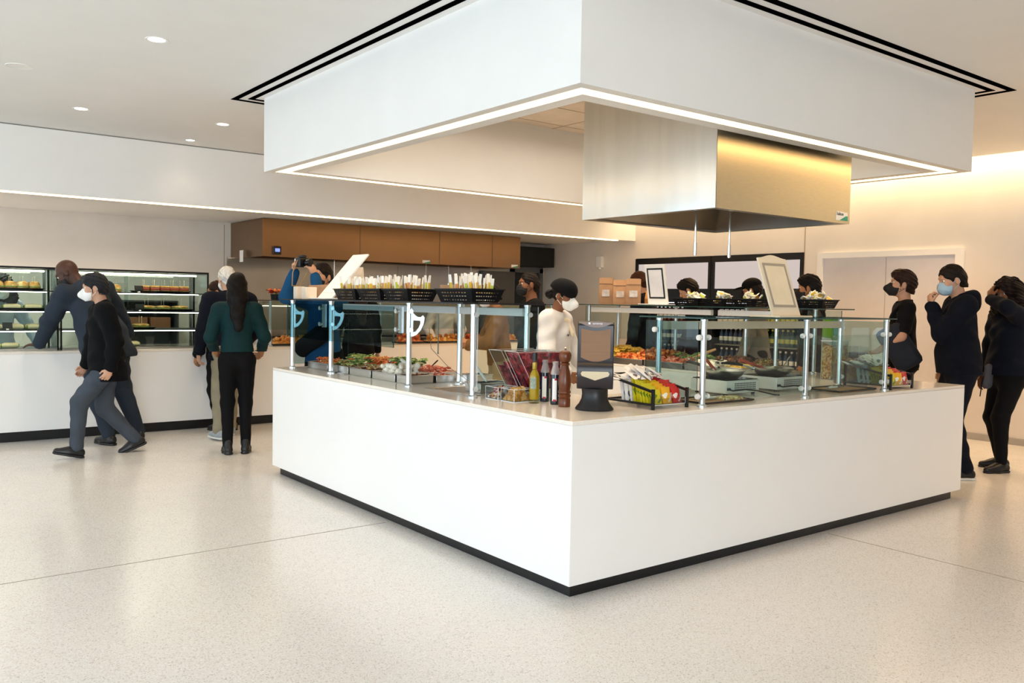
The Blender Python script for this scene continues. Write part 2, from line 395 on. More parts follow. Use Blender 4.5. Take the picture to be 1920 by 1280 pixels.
# the two seen faces are slightly buckled sheets
def sheet(n, m, fn): 
    b = MB(); v = []; f = []
    for j in range(m+1):
        for i in range(n+1): v.append(fn(i/n, j/m))
    for j in range(m):
        for i in range(n): a = j*(n+1)+i; f.append((a, a+1, a+n+2, a+n+1))
    return b.add(v, f)
def buck(u, v): return .0022*math.sin(6*u+.8*v)+.0012*math.sin(13*u+1.2*v*v+.6)+.0005*math.sin(27*u-1.5*v)
e = lambda u, v: (u*(1-u)*v*(1-v))**.25*2
sheet(60, 30, lambda u, v: (hx0+buck(u, v)*e(u, v), hy1-u*(hy1-hy0), hz0+v*(hz1-hz0))).build('left_panel', hood_steel, hood, smooth=80)
MB().box(hx0+.004, hy0, hz0, hx1, hy0+.003, hz1).build('front_panel', hood_brush, hood)
MB().box(hx1-.003, hy0+.003, hz0, hx1, hy1, hz1).box(hx0+.004, hy1-.003, hz0, hx1-.003, hy1, hz1).box(hx0+.004, hy0+.003, hz1-.003, hx1-.003, hy1-.003, hz1).build('rear_panels', hood_brush, hood)
gm = MB()                                            # gutter and sloped filters inside the mouth
gm.ring((hx0+.004, hy0+.003, hx1-.003, hy1-.003), (hx0+.07, hy0+.07, hx1-.07, hy1-.07), hz0+.002, hz0+.012)
my = (hy0+hy1)/2
gm.add([(hx0+.07, hy0+.07, hz0+.012), (hx1-.07, hy0+.07, hz0+.012), (hx1-.07, my, hz0+.42), (hx0+.07, my, hz0+.42), (hx0+.07, hy1-.07, hz0+.012), (hx1-.07, hy1-.07, hz0+.012)],
       [(0, 1, 2, 3), (3, 2, 5, 4), (0, 3, 4), (1, 5, 2)])
gm.build('inner_filters', steel_dark, hood, smooth=20)
bd = MB().prism([(-.075, -.03), (.075, -.03), (.075, .03), (-.065, .035), (-.075, .02)], 0, .002, fn=lambda x, y, z: (hx1-.105+x, hy0-z-.0005, hz0+.05+y)).build('maker_badge', white_plastic, hood)
MB().prism([(-.03, -.03), (.075, -.03), (.075, .004), (.05, .004)], 0, .001, fn=lambda x, y, z: (hx1-.105+x, hy0-z-.003, hz0+.05+y)).build('badge_swoosh', pm('badge_teal', '#2f9c84', .4), bd)
text_mesh('halton', .034, black_plastic, 'badge_lettering', bd, frame_M((hx1-.128, hy0-.003, hz0+.066), (1, 0, 0), (0, 0, 1)))
for i, (x, y) in enumerate(((2.045, 1.0), (2.43, 1.0))):
    t = thing('suspension_rod', ('first' if i == 0 else 'second')+' thin chrome rod hanging out of the hood, '+('nearer the shiny steel side' if i == 0 else 'below the golden front'), 'rod', (x, y, 0), group='rods below the hood')
    MB().cyl((0, 0, 1.93), (0, 0, 3.098), .008, n=12).build('shaft', chrome, t)
    MB().cyl((0, 0, 2.50), (0, 0, 2.535), .03, n=14).build('mount', chrome, t)
    MB().cyl((0, 0, 1.85), (0, 0, 1.94), .0135, n=14).cyl((0, 0, 1.845), (0, 0, 1.852), .010, n=14).build('rod_end', chrome, t)

# ------------------------------------------------------------------ sneeze guards
def post(p, x, y, h, r=.019):
    MB().lathe([(r+.012, 0), (r+.012, .008), (r+.002, .014), (r, .02), (r, h-.012), (r+.004, h-.010), (r+.004, h)], (x, y, H), n=18).build('post', alu, p)
def knob(b, x, y, z, d):
    d = Vector(d); c = Vector((x, y, z)); b.cyl(c, c+d*.022, .0075, n=10); b.cyl(c+d*.022, c+d*.036, .017, .0155, n=16)
def crescent(p, x, y, z, dx, dy):
    """slotted half-moon tilt bracket in the plane (dx, dy) / z"""
    def F(u, w, t): return (x+u*dx-dy*t, y+u*dy+dx*t, z+w)
    b = MB(); out = [(.016, .115), (.03, .07), (.055, .045), (.085, .04), (.105, .055), (.118, .05), (.112, .0), (.09, -.045), (.055, -.08), (.016, -.095)]
    inn = [(.030, .02), (.085, .018), (.088, .0), (.07, -.035), (.045, -.057), (.030, -.062)]
    # frame as strips round the opening
    n = 24
    def samp(poly):
        pts = [Vector(q) for q in poly]+[Vector(poly[0])]; ls = [0]
        for a, c in zip(pts, pts[1:]): ls.append(ls[-1]+(c-a).length)
        r = []
        for i in range(n):
            t = ls[-1]*i/n
            for j in range(len(ls)-1):
                if ls[j] <= t <= ls[j+1]: k = (t-ls[j])/(ls[j+1]-ls[j]); r.append(pts[j].lerp(pts[j+1], k)); break
        return r
    O = samp(out); c0 = Vector((.05, -.01)); I = []
    for q in O:
        d = q-c0; best = 1e9
        for a, c in zip(inn, inn[1:]+inn[:1]):
            a = Vector(a); c = Vector(c); ed = c-a; den = d.x*ed.y-d.y*ed.x
            if abs(den) < 1e-9: continue
            t = ((a.x-c0.x)*ed.y-(a.y-c0.y)*ed.x)/den; s = ((a.x-c0.x)*d.y-(a.y-c0.y)*d.x)/den
            if t > 0 and -1e-6 <= s <= 1+1e-6: best = min(best, t)
        I.append(c0+d*min(best, .95))
    v = []
    for t in (-.003, .003):
        v += [F(q.x, q.y, t) for q in O]+[F(q.x, q.y, t) for q in I]
    f = []
    for i in range(n):
        j = (i+1) % n
        f += [(i, j, n+j, n+i), (2*n+i, 3*n+i, 3*n+j, 2*n+j), (i, 2*n+i, 2*n+j, j), (n+i, n+j, 3*n+j, 3*n+i)]
    b.add(v, f); b.cyl(F(.018, .10, 0), F(.018, -.09, 0), .009, n=8)
    b.build('tilt_bracket', alu, p, smooth=30)

gl = thing('sneeze_guard', 'glass food guard on posts over the salad pans, left arm of the island', 'sneeze guard')
GT = .567
LP = (1.125, 1.883, 3.072, 3.695)
for y in LP: post(gl, .185 if y < 3.5 else .135, y, GT)
for y in (1.125, 1.883): post(gl, .60, y, GT)
for y in (1.883, 3.072, 3.695): crescent(gl, .185 if y < 3.5 else .135, y, 1.33, .5, -.87)
for y in (3.072, 1.883):
    b = MB().box(.13, y+.03, 1.26, .16, y+.052, 1.44)
    for z in (1.285, 1.41): knob(b, .14, y+.05, z, (-1, 0, 0)); knob(b, .185, y-.015, z, (-.4, -.9, 0))
    b.build('twin_clamp', alu, gl)
for x, y in ((.185, 1.125), (.60, 1.125)):
    for z in (1.405, .955): b = MB(); knob(b, x, y-.015, z, (-.3, -.95, 0)); b.build('clamp_knob', alu, gl)
MB().box(.06, 1.06, 1.467, .70, 3.78, 1.477, 0, 1).build('top_shelf', [glass('smoked_shelf_glass', '#5d6668', 1.0), black_plastic], gl)
MB().box(.10, 1.95, 1.16, .108, 3.73, 1.44, 0, 1).build('front_pane', [pane_tint, edge_glass], gl)
MB().box(.14, 3.712, .93, .66, 3.72, 1.462, 0, 1).build('end_pane', [pane_tint, edge_glass], gl)
MB().box(.20, 1.099, .94, .672, 1.107, 1.455, 0, 1).build('end_pane', [pane, acrylic_edge], gl)
MB().box(.575, 1.15, 1.395, .625, 1.86, 1.445).build('light_bar', white_plastic, gl, bevel=.004)
MB().box(.575, 1.91, 1.395, .625, 3.66, 1.445).build('light_bar', white_plastic, gl, bevel=.004)

gf = thing('sneeze_guard', 'glass food guard over the burners and pans on the near front arm of the island', 'sneeze guard')
FH = .505
for x in (1.083, 2.098, 3.078): post(gf, x, .095, FH, .0175)
for x in (1.083, 3.05): post(gf, x, .44, FH, .0165)
MB().box(1.02, .05, 1.408, 3.14, .55, 1.416, 0, 1).build('top_shelf', [pane_tint, edge_glass], gf)
MB().box(1.099, .085, .93, 2.080, .091, 1.30, 0, 1).build('front_pane', [pane, edge_glass], gf)
MB().box(2.116, .085, .93, 3.058, .091, 1.30, 0, 1).build('front_pane', [pane, edge_glass], gf)
MB().box(1.062, .12, .935, 1.068, .53, 1.39, 0, 1).build('end_pane', [glass('faint_tint_glass', '#d8e6e6'), edge_glass], gf)
MB().box(3.094, .12, .935, 3.10, .53, 1.39, 0, 1).build('end_pane', [glass('faint_tint_glass', '#d8e6e6'), edge_glass], gf)
MB().box(1.10, .42, 1.335, 3.03, .455, 1.385).build('light_bar', pm('beige_bar', '#cdbfa6', .5), gf, bevel=.003)
for x in (1.083, 2.098, 3.078):
    for z in (1.30, .96):
        for s in (-1, 1):
            b = MB(); knob(b, x+s*.014, .095, z, (s, 0, 0)); b.build('clamp_knob', white_plastic, gf)
for z in (1.335, .97):
    b = MB(); knob(b, 1.069, .44, z, (-1, 0, 0)); b.build('clamp_knob', white_plastic, gf)
    b = MB(); knob(b, 3.064, .44, z, (1, 0, 0)); b.build('clamp_knob', white_plastic, gf)

gr = thing('sneeze_guard', 'glass food guard over the far right arm of the island', 'sneeze guard')
for y in (3.70, 2.86, 1.98, 1.24): post(gr, 3.95, y, GT, .017)
for y in (3.69, 1.32): post(gr, 3.50, y, GT, .016)
MB().box(3.42, .93, 1.467, 4.06, 3.77, 1.476, 0, 1).build('top_shelf', [glass('smoked_shelf_glass', '#5d6668', 1.0), edge_glass], gr)
MB().box(3.965, 1.27, 1.10, 3.972, 3.68, 1.44, 0, 1).build('front_pane', [pane, edge_glass], gr)
MB().box(3.48, 3.715, .93, 3.98, 3.722, 1.46, 0, 1).build('end_pane', [pane, edge_glass], gr)
MB().box(3.48, 1.00, 1.17, 3.98, 1.007, 1.46, 0, 1).build('end_pane', [pane, edge_glass], gr)
MB().box(3.48, 2.02, 1.395, 3.52, 3.64, 1.445).build('light_bar', white_plastic, gr, bevel=.003)
MB().box(3.48, 1.36, 1.395, 3.52, 1.94, 1.445).build('light_bar', white_plastic, gr, bevel=.003)
# ------------------------------------------------------------------ food pans, heaps and tools
def heap(name, label, cat, mat, x0, y0, x1, y1, z0, h, n=14, seed=0, rough=.35, spike=0., kind='stuff', parent=None, peak=(.5, .5)):
    """a lumpy heap of food on a base rectangle"""
    rnd = random.Random(seed); v = []; f = []
    for j in range(n+1):
        for i in range(n+1):
            u, w = i/n, j/n
            d = min(1, 1.9*min(u, 1-u, w, 1-w)*2.0)
            e = (1-abs(u-peak[0])*.9)*(1-abs(w-peak[1])*.9)
            z = h*(d**.6)*(.45+.55*e)*(1-rough+2*rough*rnd.random())+spike*rnd.random()**3*d
            jx = (rnd.random()-.5)*(x1-x0)/n*.7*(0 < i < n); jy = (rnd.random()-.5)*(y1-y0)/n*.7*(0 < j < n)
            v.append((x0+(x1-x0)*u+jx, y0+(y1-y0)*w+jy, z0+max(z, 0)))
    for j in range(n):
        for i in range(n): a = j*(n+1)+i; f.append((a, a+1, a+n+2, a+n+1))
    k = len(v); rim = [i for i in range(n+1)]+[j*(n+1)+n for j in range(1, n+1)]+[n*(n+1)+i for i in range(n-1, -1, -1)]+[j*(n+1) for j in range(n-1, 0, -1)]
    v += [(v[i][0], v[i][1], z0-.012) for i in rim]; m = len(rim)
    f += [(rim[i], k+i, k+(i+1) % m, rim[(i+1) % m]) for i in range(m)]+[tuple(k+i for i in range(m-1, -1, -1))]
    o = MB().add(v, f).build(name, mat, parent, smooth=50)
    if label: tag(o, label, cat, kind=kind)
    return o
def bits(mb, rnd, x0, y0, x1, y1, z, n, s, kind='cube', zs=.6):
    """n separate small lumps scattered over a heap, inside one piece of food"""
    for _ in range(n):
        c = (rnd.uniform(x0, x1), rnd.uniform(y0, y1), z+rnd.uniform(0, s))
        if kind == 'cube':
            R = (Matrix.Rotation(rnd.uniform(0, 6), 3, 'Z') @ Matrix.Rotation(rnd.uniform(-.8, .8), 3, 'X'))
            mb.obox(c, s*rnd.uniform(.7, 1.2), s*rnd.uniform(.7, 1.2), s*rnd.uniform(.5, .9), R)
        elif kind == 'leaf':
            R = (Matrix.Rotation(rnd.uniform(0, 6), 3, 'Z') @ Matrix.Rotation(rnd.uniform(-.7, .7), 3, 'X'))
            pts = [(-1, 0, 0), (-.4, .5, .15), (.4, .45, .1), (1, 0, .25), (.4, -.5, .1), (-.4, -.45, .2)]
            lo = [R @ Vector((p[0]*s, p[1]*s, p[2]*s))+Vector(c) for p in pts]; up = [q+Vector((0, 0, s*.08)) for q in lo]
            mb.add(lo+up, [(5, 4, 3, 2, 1, 0), (6, 7, 8, 9, 10, 11)]+[(i, (i+1) % 6, 6+(i+1) % 6, 6+i) for i in range(6)])
        elif kind == 'strip':
            a = rnd.uniform(0, 6); L = s*rnd.uniform(1.5, 3)
            d = Vector((math.cos(a), math.sin(a), rnd.uniform(-.1, .25))); p = Vector(c)
            mb.tube([p-d*L/2, p+Vector((0, 0, s*.3)), p+d*L/2], s*.16, n=5)
        else: mb.sphere(c, s*.5*rnd.uniform(.8, 1.2), n=8, m=6)
    return mb
def pan(label, x0, y0, x1, y1, z0=H+.0012, z1=H+.062, name='food_pan', mat=None, group='steel food pans'):
    """open steel pan standing in the counter: rim, sloped walls, floor"""
    b = MB(); O = (x0, y0, x1, y1); t = .012
    b.ring(O, (x0+t, y0+t, x1-t, y1-t), z1-.006, z1)
    b.ring((x0+.003, y0+.003, x1-.003, y1-.003), (x0+.006, y0+.006, x1-.006, y1-.006), z0, z1-.006)
    b.box(x0+.006, y0+.006, z0, x1-.006, y1-.006, z0+.004)
    o = b.build(name, mat or brushed, None, bevel=.0015)
    return tag(o, label, 'food pan', group)
def ladle(label, p, q, col, r=.006, bowl=.028, name='serving_spoon'):
    """handle from p (in the food) to q (handle end)"""
    t = thing(name, label, 'serving tool', p, group=None); d = Vector(q)-Vector(p)
    MB().tube([d*.15, d*.5, d*.85, d], [r*.8, r, r*1.1, r*.9], n=8).build('handle', col, t)
    MB().sphere((0, 0, 0), (bowl, bowl*.7, bowl*.35)).build('bowl', brushed, t)
    return t
green = multi('leafy_green', ['#74913f', '#9db257', '#4c6f2c', '#c3cc85', '#3d5a27'], 70)
orange_f = multi('roast_carrot', ['#d5652a', '#e08438', '#b5441d', '#e8a04c'], 60)
tomato = multi('diced_tomato', ['#b8452f', '#d0694a', '#d9a88a', '#c95a3c'], 80)
mozz = pm('white_cheese', '#f2ead6', .45, var=.05, scale=40, bump=.2)
grain = multi('mixed_grain', ['#c9a66b', '#8d5a33', '#e4cf9c', '#6d8a3a', '#a8462b'], 90)
brownf = multi('grilled_meat', ['#5b3321', '#8a5431', '#3f2318', '#a56a3c'], 70)
yellowf = multi('yellow_squash', ['#e3bb3a', '#f0d56a', '#c98f22', '#e9c84c'], 60)
dark_tray = pm('dark_tray', '#2b2b2d', .4)
# the sunk well and its double row of pans on the left arm
t = tag(MB().ring((.219, 1.94, .80, 3.62), (.224, 1.955, .785, 3.605), H, H+.006).box(.224, 1.955, H, .785, 3.605, H+.001).build('cold_well', brushed), 'long steel rim of the salad well let into the left arm', 'cold well')
rows = [(3.60, 3.22), (3.20, 2.86), (2.84, 2.50), (2.48, 2.14)]
foods = [('orange_f', 'roast carrots'), ('green', 'leafy greens'), ('brownf', 'grilled strips'), ('mozz', 'white cheese balls')]
foods2 = [('green', 'green salad'), ('orange_f', 'shredded carrot'), ('green', 'lettuce leaves'), ('tomato', 'diced tomatoes')]
names_n = ['farthest along', 'second from the far end', 'third from the far end', 'fourth from the far end']
for i, (y1, y0) in enumerate(rows):
    pan(f'steel salad pan in the near row of the left arm, {names_n[i]}', .225, y0, .50, y1)
    pan(f'steel salad pan in the back row of the left arm, {names_n[i]}', .51, y0, .775, y1)
def food(kindname, label, cat, matname, x0, y0, x1, y1, z=H+.019, h=.058, seed=0, n=26, s=.03, bk='leaf', mats=None):
    m = globals()[matname]; rnd = random.Random(seed)
    o = heap(kindname, None, None, m, x0, y0, x1, y1, z, h, seed=seed)
    mb = bits(MB(), rnd, x0+.03, y0+.03, x1-.03, y1-.03, z+h*.62, n, s, bk)
    p = mb.build(kindname, m if mats is None else globals()[mats], None, smooth=30)
    # one object: join heap and lumps
    me = o.data; off = len(me.vertices)
    vs = [tuple(v.co) for v in me.vertices]+[tuple(v.co) for v in p.data.vertices]
    fs = [tuple(q.vertices) for q in me.polygons]+[tuple(i+off for i in q.vertices) for q in p.data.polygons]
    nf = len(me.polygons)
    bpy.data.objects.remove(o); bpy.data.objects.remove(p)
    j = MB(); j.v = vs; j.f = fs; j.m = [0]*nf+[1]*(len(fs)-nf)
    ob = j.build(kindname, [m, globals()[mats] if mats else m], None, smooth=35)
    return tag(ob, label, cat, kind='stuff')
food('roast_carrots', 'orange roast carrots in the farthest near-row pan of the left arm', 'vegetables', 'orange_f', .235, 3.24, .49, 3.58, seed=1, s=.035, bk='strip')
food('leafy_greens', 'pale green leaves in the second near-row pan of the left arm', 'salad', 'grain', .235, 2.88, .49, 3.18, seed=2, s=.04, mats='green')
food('grilled_strips', 'brown grilled strips in the third near-row pan of the left arm', 'meat', 'brownf', .235, 2.52, .49, 2.82, h=.05, seed=3, s=.03, bk='strip', mats='grain')
food('cheese_balls', 'heap of white cheese balls in the near row of the salad pans', 'cheese', 'mozz', .235, 2.16, .49, 2.46, h=.075, seed=4, n=55, s=.042, bk='ball')
food('green_salad', 'green salad in the farthest back-row pan of the left arm', 'salad', 'green', .52, 3.24, .765, 3.58, h=.07, seed=5, s=.045)
food('shredded_carrot', 'heap of shredded orange carrot in the back row of the left arm', 'vegetables', 'orange_f', .52, 2.88, .765, 3.18, h=.09, seed=6, n=50, s=.03, bk='strip')
food('lettuce', 'bright lettuce heap in the back row of the left arm', 'salad', 'green', .52, 2.52, .765, 2.82, h=.095, seed=7, n=40, s=.045)
food('diced_tomatoes', 'red diced tomatoes in the back row nearest the white post', 'vegetables', 'tomato', .52, 2.16, .765, 2.46, h=.07, seed=8, n=50, s=.022, bk='cube')
pan('dark topped steel pan at the near end of the salad well', .225, 1.965, .44, 2.12)
food('brown_mix', 'brown mix on the dark pan beside the second white post', 'food', 'brownf', .235, 1.975, .43, 2.11, h=.04, seed=9, n=20, s=.02, bk='cube')
pan('plain small steel pan at the near right end of the salad well', .46, 1.965, .62, 2.12, z1=H+.055)
food('tomato_salsa', 'red salsa in the small pan at the end of the salad well', 'food', 'tomato', .47, 1.975, .61, 2.11, z=H+.02, h=.045, seed=10, n=20, s=.016, bk='cube')
pan('angled empty steel pan beside the small pan on the left arm', .64, 1.75, .80, 1.93, z0=H, z1=H+.07)
wood = pm('utensil_wood', '#b98a55', .5, var=.12, scale=30, stretch=(1, 1, .2))
clearh = pm('white_handle', '#e9e6de', .3)
ladle('brown wooden spoon lying over the farthest salad pans', (.40, 3.40, H+.075), (.18, 3.25, H+.085), wood, .007)
ladle('long brown spoon in the middle of the salad pans', (.42, 2.70, H+.075), (.22, 2.50, H+.078), wood, .006)
ladle('spoon with a dark bowl lying on the grilled strips', (.55, 2.62, H+.09), (.36, 2.36, H+.085), dark_tray, .005)
ladle('thick white-handled tongs resting on the white cheese heap', (.44, 2.14, H+.05), (.44, 2.42, H+.14), clearh, .012)
ladle('steel spoon standing in the shredded carrot heap', (.64, 2.92, H+.09), (.60, 2.74, H+.13), brushed, .005)
ladle('small dark spoon standing up behind the lettuce heap', (.66, 2.36, H+.08), (.66, 2.26, H+.14), dark_tray, .005)
# drop-in tray with dressings next to the corner post
t = thing('drop_in_tray', 'rectangular steel drop-in tray with dressing pan between two white posts', 'tray', (0, 0, H))
MB().ring((.20, 1.19, .74, 1.70), (.235, 1.225, .705, 1.665), 0, .007).build('rim', brushed, t, bevel=.002)
MB().box(.235, 1.225, .0005, .705, 1.665, .003).build('well_floor', steel_dark, t)
pan('grey dressing pan standing in the drop-in tray', .34, 1.26, .60, 1.44, z0=H+.004, z1=H+.065)
ladle('white round-ended ladle leaning out of the dressing pan', (.47, 1.34, H+.04), (.50, 1.60, H+.20), clearh, .009, .024)
# wires of the heat lamps hanging from the left guard
tag(MB().tube([(.33, 1.86, 1.30), (.31, 1.80, 1.16), (.29, 1.55, 1.05), (.29, 1.35, .99), (.28, 1.28, .925)], .002, n=6).build('power_cord', steel_dark), 'thin grey cord hanging beside the corner post of the left guard', 'cord')
tag(MB().tube([(.25, 1.62, 1.40), (.25, 1.62, 1.16), (.252, 1.625, 1.135), (.26, 1.63, 1.14)], .0035, n=6).build('hook_rod', pm('green_rod', '#3f5a50', .4)), 'thin dark green rod hanging behind the second white post', 'rod')
# right arm: double row of pans behind the burners
tag(MB().ring((3.12, 1.37, 3.86, 3.64), (3.135, 1.385, 3.845, 3.625), H, H+.006).box(3.135, 1.385, H, 3.845, 3.625, H+.001).build('hot_well', brushed), 'long steel rim of the food well let into the far right arm', 'food well')
ys = [(3.60, 3.05), (3.03, 2.55), (2.53, 2.05), (2.03, 1.65), (1.63, 1.40)]
nm = ['farthest', 'second farthest', 'middle', 'fourth farthest', 'nearest']
cont = [('yellow_squash', 'yellow squash', 'yellowf', 'leaf', .04), ('orange_slices', 'orange slices', 'orange_f', 'cube', .035), ('tomato_pieces', 'red tomato pieces', 'tomato', 'cube', .03), ('white_cubes', 'pale cubes', 'mozz', 'cube', .03), ('yellow_rice', 'yellow rice', 'yellowf', 'strip', .015)]
cont2 = [('flat_bread', 'yellow flat bread', 'yellowf', 'leaf', .06), ('roast_peppers', 'dark orange roast peppers', 'orange_f', 'ball', .05), ('green_beans', 'dark green vegetables', 'green', 'leaf', .04), ('mushrooms', 'brown mushrooms', 'brownf', 'ball', .04), ('herb_mix', 'mixed herbs', 'grain', 'leaf', .03)]
for i, (y1, y0) in enumerate(ys):
    pan(f'{nm[i]} steel pan in the inner row of the far right arm', 3.14, y0, 3.47, y1, z1=H+.06)
    pan(f'{nm[i]} steel pan in the outer row of the far right arm', 3.49, y0, 3.83, y1, z1=H+.06)
    k, l, m, bkk, s = cont[i]; food(k, f'{l} in the {nm[i]} inner pan of the right arm', 'food', m, 3.15, y0+.01, 3.46, y1-.01, z=H+.019, h=.062, seed=20+i, n=34, s=s, bk=bkk)
    k, l, m, bkk, s = cont2[i]; food(k, f'{l} in the {nm[i]} outer pan of the right arm', 'food', m, 3.50, y0+.01, 3.82, y1-.01, z=H+.019, h=.09, seed=30+i, n=34, s=s, bk=bkk)
ladle('brown wooden spoon standing in the pale cubes', (3.30, 2.10, H+.09), (3.42, 1.90, H+.19), wood, .011)
ladle('grey serving spoon lying on the fourth pan of the right arm', (3.30, 1.80, H+.08), (3.16, 1.66, H+.09), dark_tray, .012)
# ------------------------------------------------------------------ things on the near corner of the island
nd = thing('napkin_dispenser', 'tall dark napkin dispenser with a brown window on the near corner of the island', 'napkin dispenser', (.44, .315, H), math.radians(-43))
dsp = pm('dispenser_shell', '#2a272b', .3, var=.08)
def sideprism(prof, x0, x1, mb=None, mi=0):
    mb = mb or MB(); return mb.prism(prof, x0, x1, mi, fn=lambda y, z, x: (x, y, z))
MB().lathe([(.104, 0), (.107, .006), (.102, .014), (.085, .035), (.073, .06), (.069, .085), (.071, .105), (.074, .118)], n=36).build('pedestal', black_plastic, nd)
sideprism([(.055, .118), (.062, .14), (.062, .465), (.05, .488), (-.035, .482), (-.048, .47), (-.056, .275), (-.062, .262), (-.084, .245), (-.088, .225), (-.084, .15), (-.06, .118)], -.099, .099).build('shell', dsp, nd, bevel=.006)
wb = MB(); n = 16                                     # brown napkins behind the window, its lower edge curved
pts = [(-.080, .448), (-.080, .29)]+[(-.080+.16*i/n, .29-.022*math.sin(PI*i/n)) for i in range(1, n)]+[(.080, .29), (.080, .448)]+[(.080-.16*i/n, .448-.012*math.sin(PI*i/n)) for i in range(1, n)]
wb.prism(pts, 0, .002, fn=lambda x, z, t: (x, -.0495-.0075*(.448-z)/.18-t, z))
wb.build('window', pm('napkin_window', '#86603f', .5, var=.06, scale=20, stretch=(.2, 1, 6)), nd)
hp = [(-.085+.17*i/16, .476+.011*math.sin(PI*i/16)) for i in range(17)]+[(.085-.17*i/16, .476-.022*math.sin(PI*i/16)) for i in range(17)]
hd = MB().prism(hp, -.038, -.0545, fn=lambda x, z, y: (x, y, z)).build('top_label', pm('brown_label', '#6a4d40', .25), nd)
text_mesh('xpressnap', .0135, white_plastic, 'label_lettering', hd, frame_M((.008, -.0547, .4765), (1, 0, 0), (0, 0, 1)), depth=.0006)
MB().box(-.042, -.0556, .471, -.031, -.0546, .482).build('label_mark', white_plastic, hd)
mo = [(-.078, .205), (-.07, .216), (.07, .216), (.078, .205), (.072, .192), (.03, .178), (0, .168), (-.03, .178), (-.072, .192)]
MB().prism(mo, -.083, -.0895, fn=lambda x, z, y: (x, y, z)).build('napkin', pm('napkin_cream', '#d9c9a8', .7), nd)

pmw = pm('pepper_mill_wood', '#6e3a1e', .28, var=.22, scale=22, stretch=(1, 1, .25))
t = thing('pepper_mill', 'tall turned brown wooden pepper mill beside the dark bottles', 'pepper mill', (.376, .494, H))
MB().lathe([(.033, 0), (.034, .003), (.034, .045), (.030, .050), (.035, .056), (.036, .066), (.030, .073), (.036, .080), (.035, .088), (.031, .094), (.036, .125), (.037, .145), (.032, .185), (.024, .215), (.021, .232), (.026, .238), (.027, .246), (.020, .250)], n=32).build('mill_body', pmw, t)
MB().lathe([(.020, .2505), (.028, .256), (.034, .272), (.036, .290), (.032, .306), (.022, .316), (.006, .318)], n=32).build('mill_head', pmw, t)
MB().lathe([(.005, .318), (.006, .324), (.009, .329), (.006, .334), (.002, .336)], n=14).build('finial', chrome, t)

oil = pm('olive_oil', '#b59a08', .08, var=.1, scale=10, spec=.6)
t = thing('oil_bottle', 'slim bottle of yellow olive oil with a black cap', 'bottle', (.335, .715, H))
MB().lathe([(.0275, .022), (.0285, .03), (.0285, .155), (.024, .172), (.0125, .192), (.0115, .195)], n=28).build('oil', oil, t)
MB().lathe([(.029, 0), (.031, .004), (.031, .160), (.026, .178), (.0145, .198), (.0135, .238), (.0155, .240), (.0155, .246)], n=28).build('bottle_glass', glass('bottle_clear', '#f3f1d8', .9), t)
MB().lathe([(.0125, .197), (.0135, .200), (.0135, .236), (.012, .237)], n=20).build('neck_foil', pm('neck_gold', '#c9a93a', .35, .3), t)
MB().lathe([(.0158, .2465), (.0158, .292), (.014, .294)], n=20).build('cap', black_plastic, t)
lb = MB(); 
v = []; 
for k in range(9):
    a = math.radians(190+k*11); v.append((.0318*math.cos(a), .0318*math.sin(a)))
def label(mb, r, a0, a1, z0, z1, n=10, mi=0):
    P0 = [(r*math.cos(math.radians(a0+(a1-a0)*k/n)), r*math.sin(math.radians(a0+(a1-a0)*k/n))) for k in range(n+1)]
    P1 = [(x*1.02, y*1.02) for x, y in P0]; return mb.prism(P0+P1[::-1], z0, z1, mi)
label(MB(), .0318, 185, 250, .085, .150).build('bottle_label', pm('oil_label', '#8f9a8c', .6, var=.3, scale=60), t)
dark_liq = pm('dark_dressing', '#1c2530', .12, var=.1, spec=.6)
for i, (x, y, hh) in enumerate(((.44, .745, 0), (.40, .605, 0))):
    t = thing('dressing_bottle', ('dark dressing bottle next to the olive oil' if i == 0 else 'dark dressing bottle next to the pepper mill'), 'bottle', (x, y, H), group='dark dressing bottles')
    MB().lathe([(.024, .0), (.0265, .003), (.027, .01), (.027, .165), (.0265, .172)], n=26).build('dressing', dark_liq, t)
    MB().lathe([(.027, .1725), (.026, .185), (.020, .210), (.0165, .222), (.0165, .232), (.018, .234), (.018, .246), (.012, .248)], n=26).build('bottle_neck', pm('clear_plastic_neck', '#d8cfcf', .15, var=.05, trans=.6), t)
    lo = label(MB(), .0272, 195, 250, .022, .150).build('bottle_label', paper_white, t)
    rd = pm('label_red', '#b3193a', .5)
    label(MB(), .0277, 222, 251, .140, .152).build('label_band', rd, lo); label(MB(), .0277, 205, 245, .020, .030).build('label_band', rd, lo)

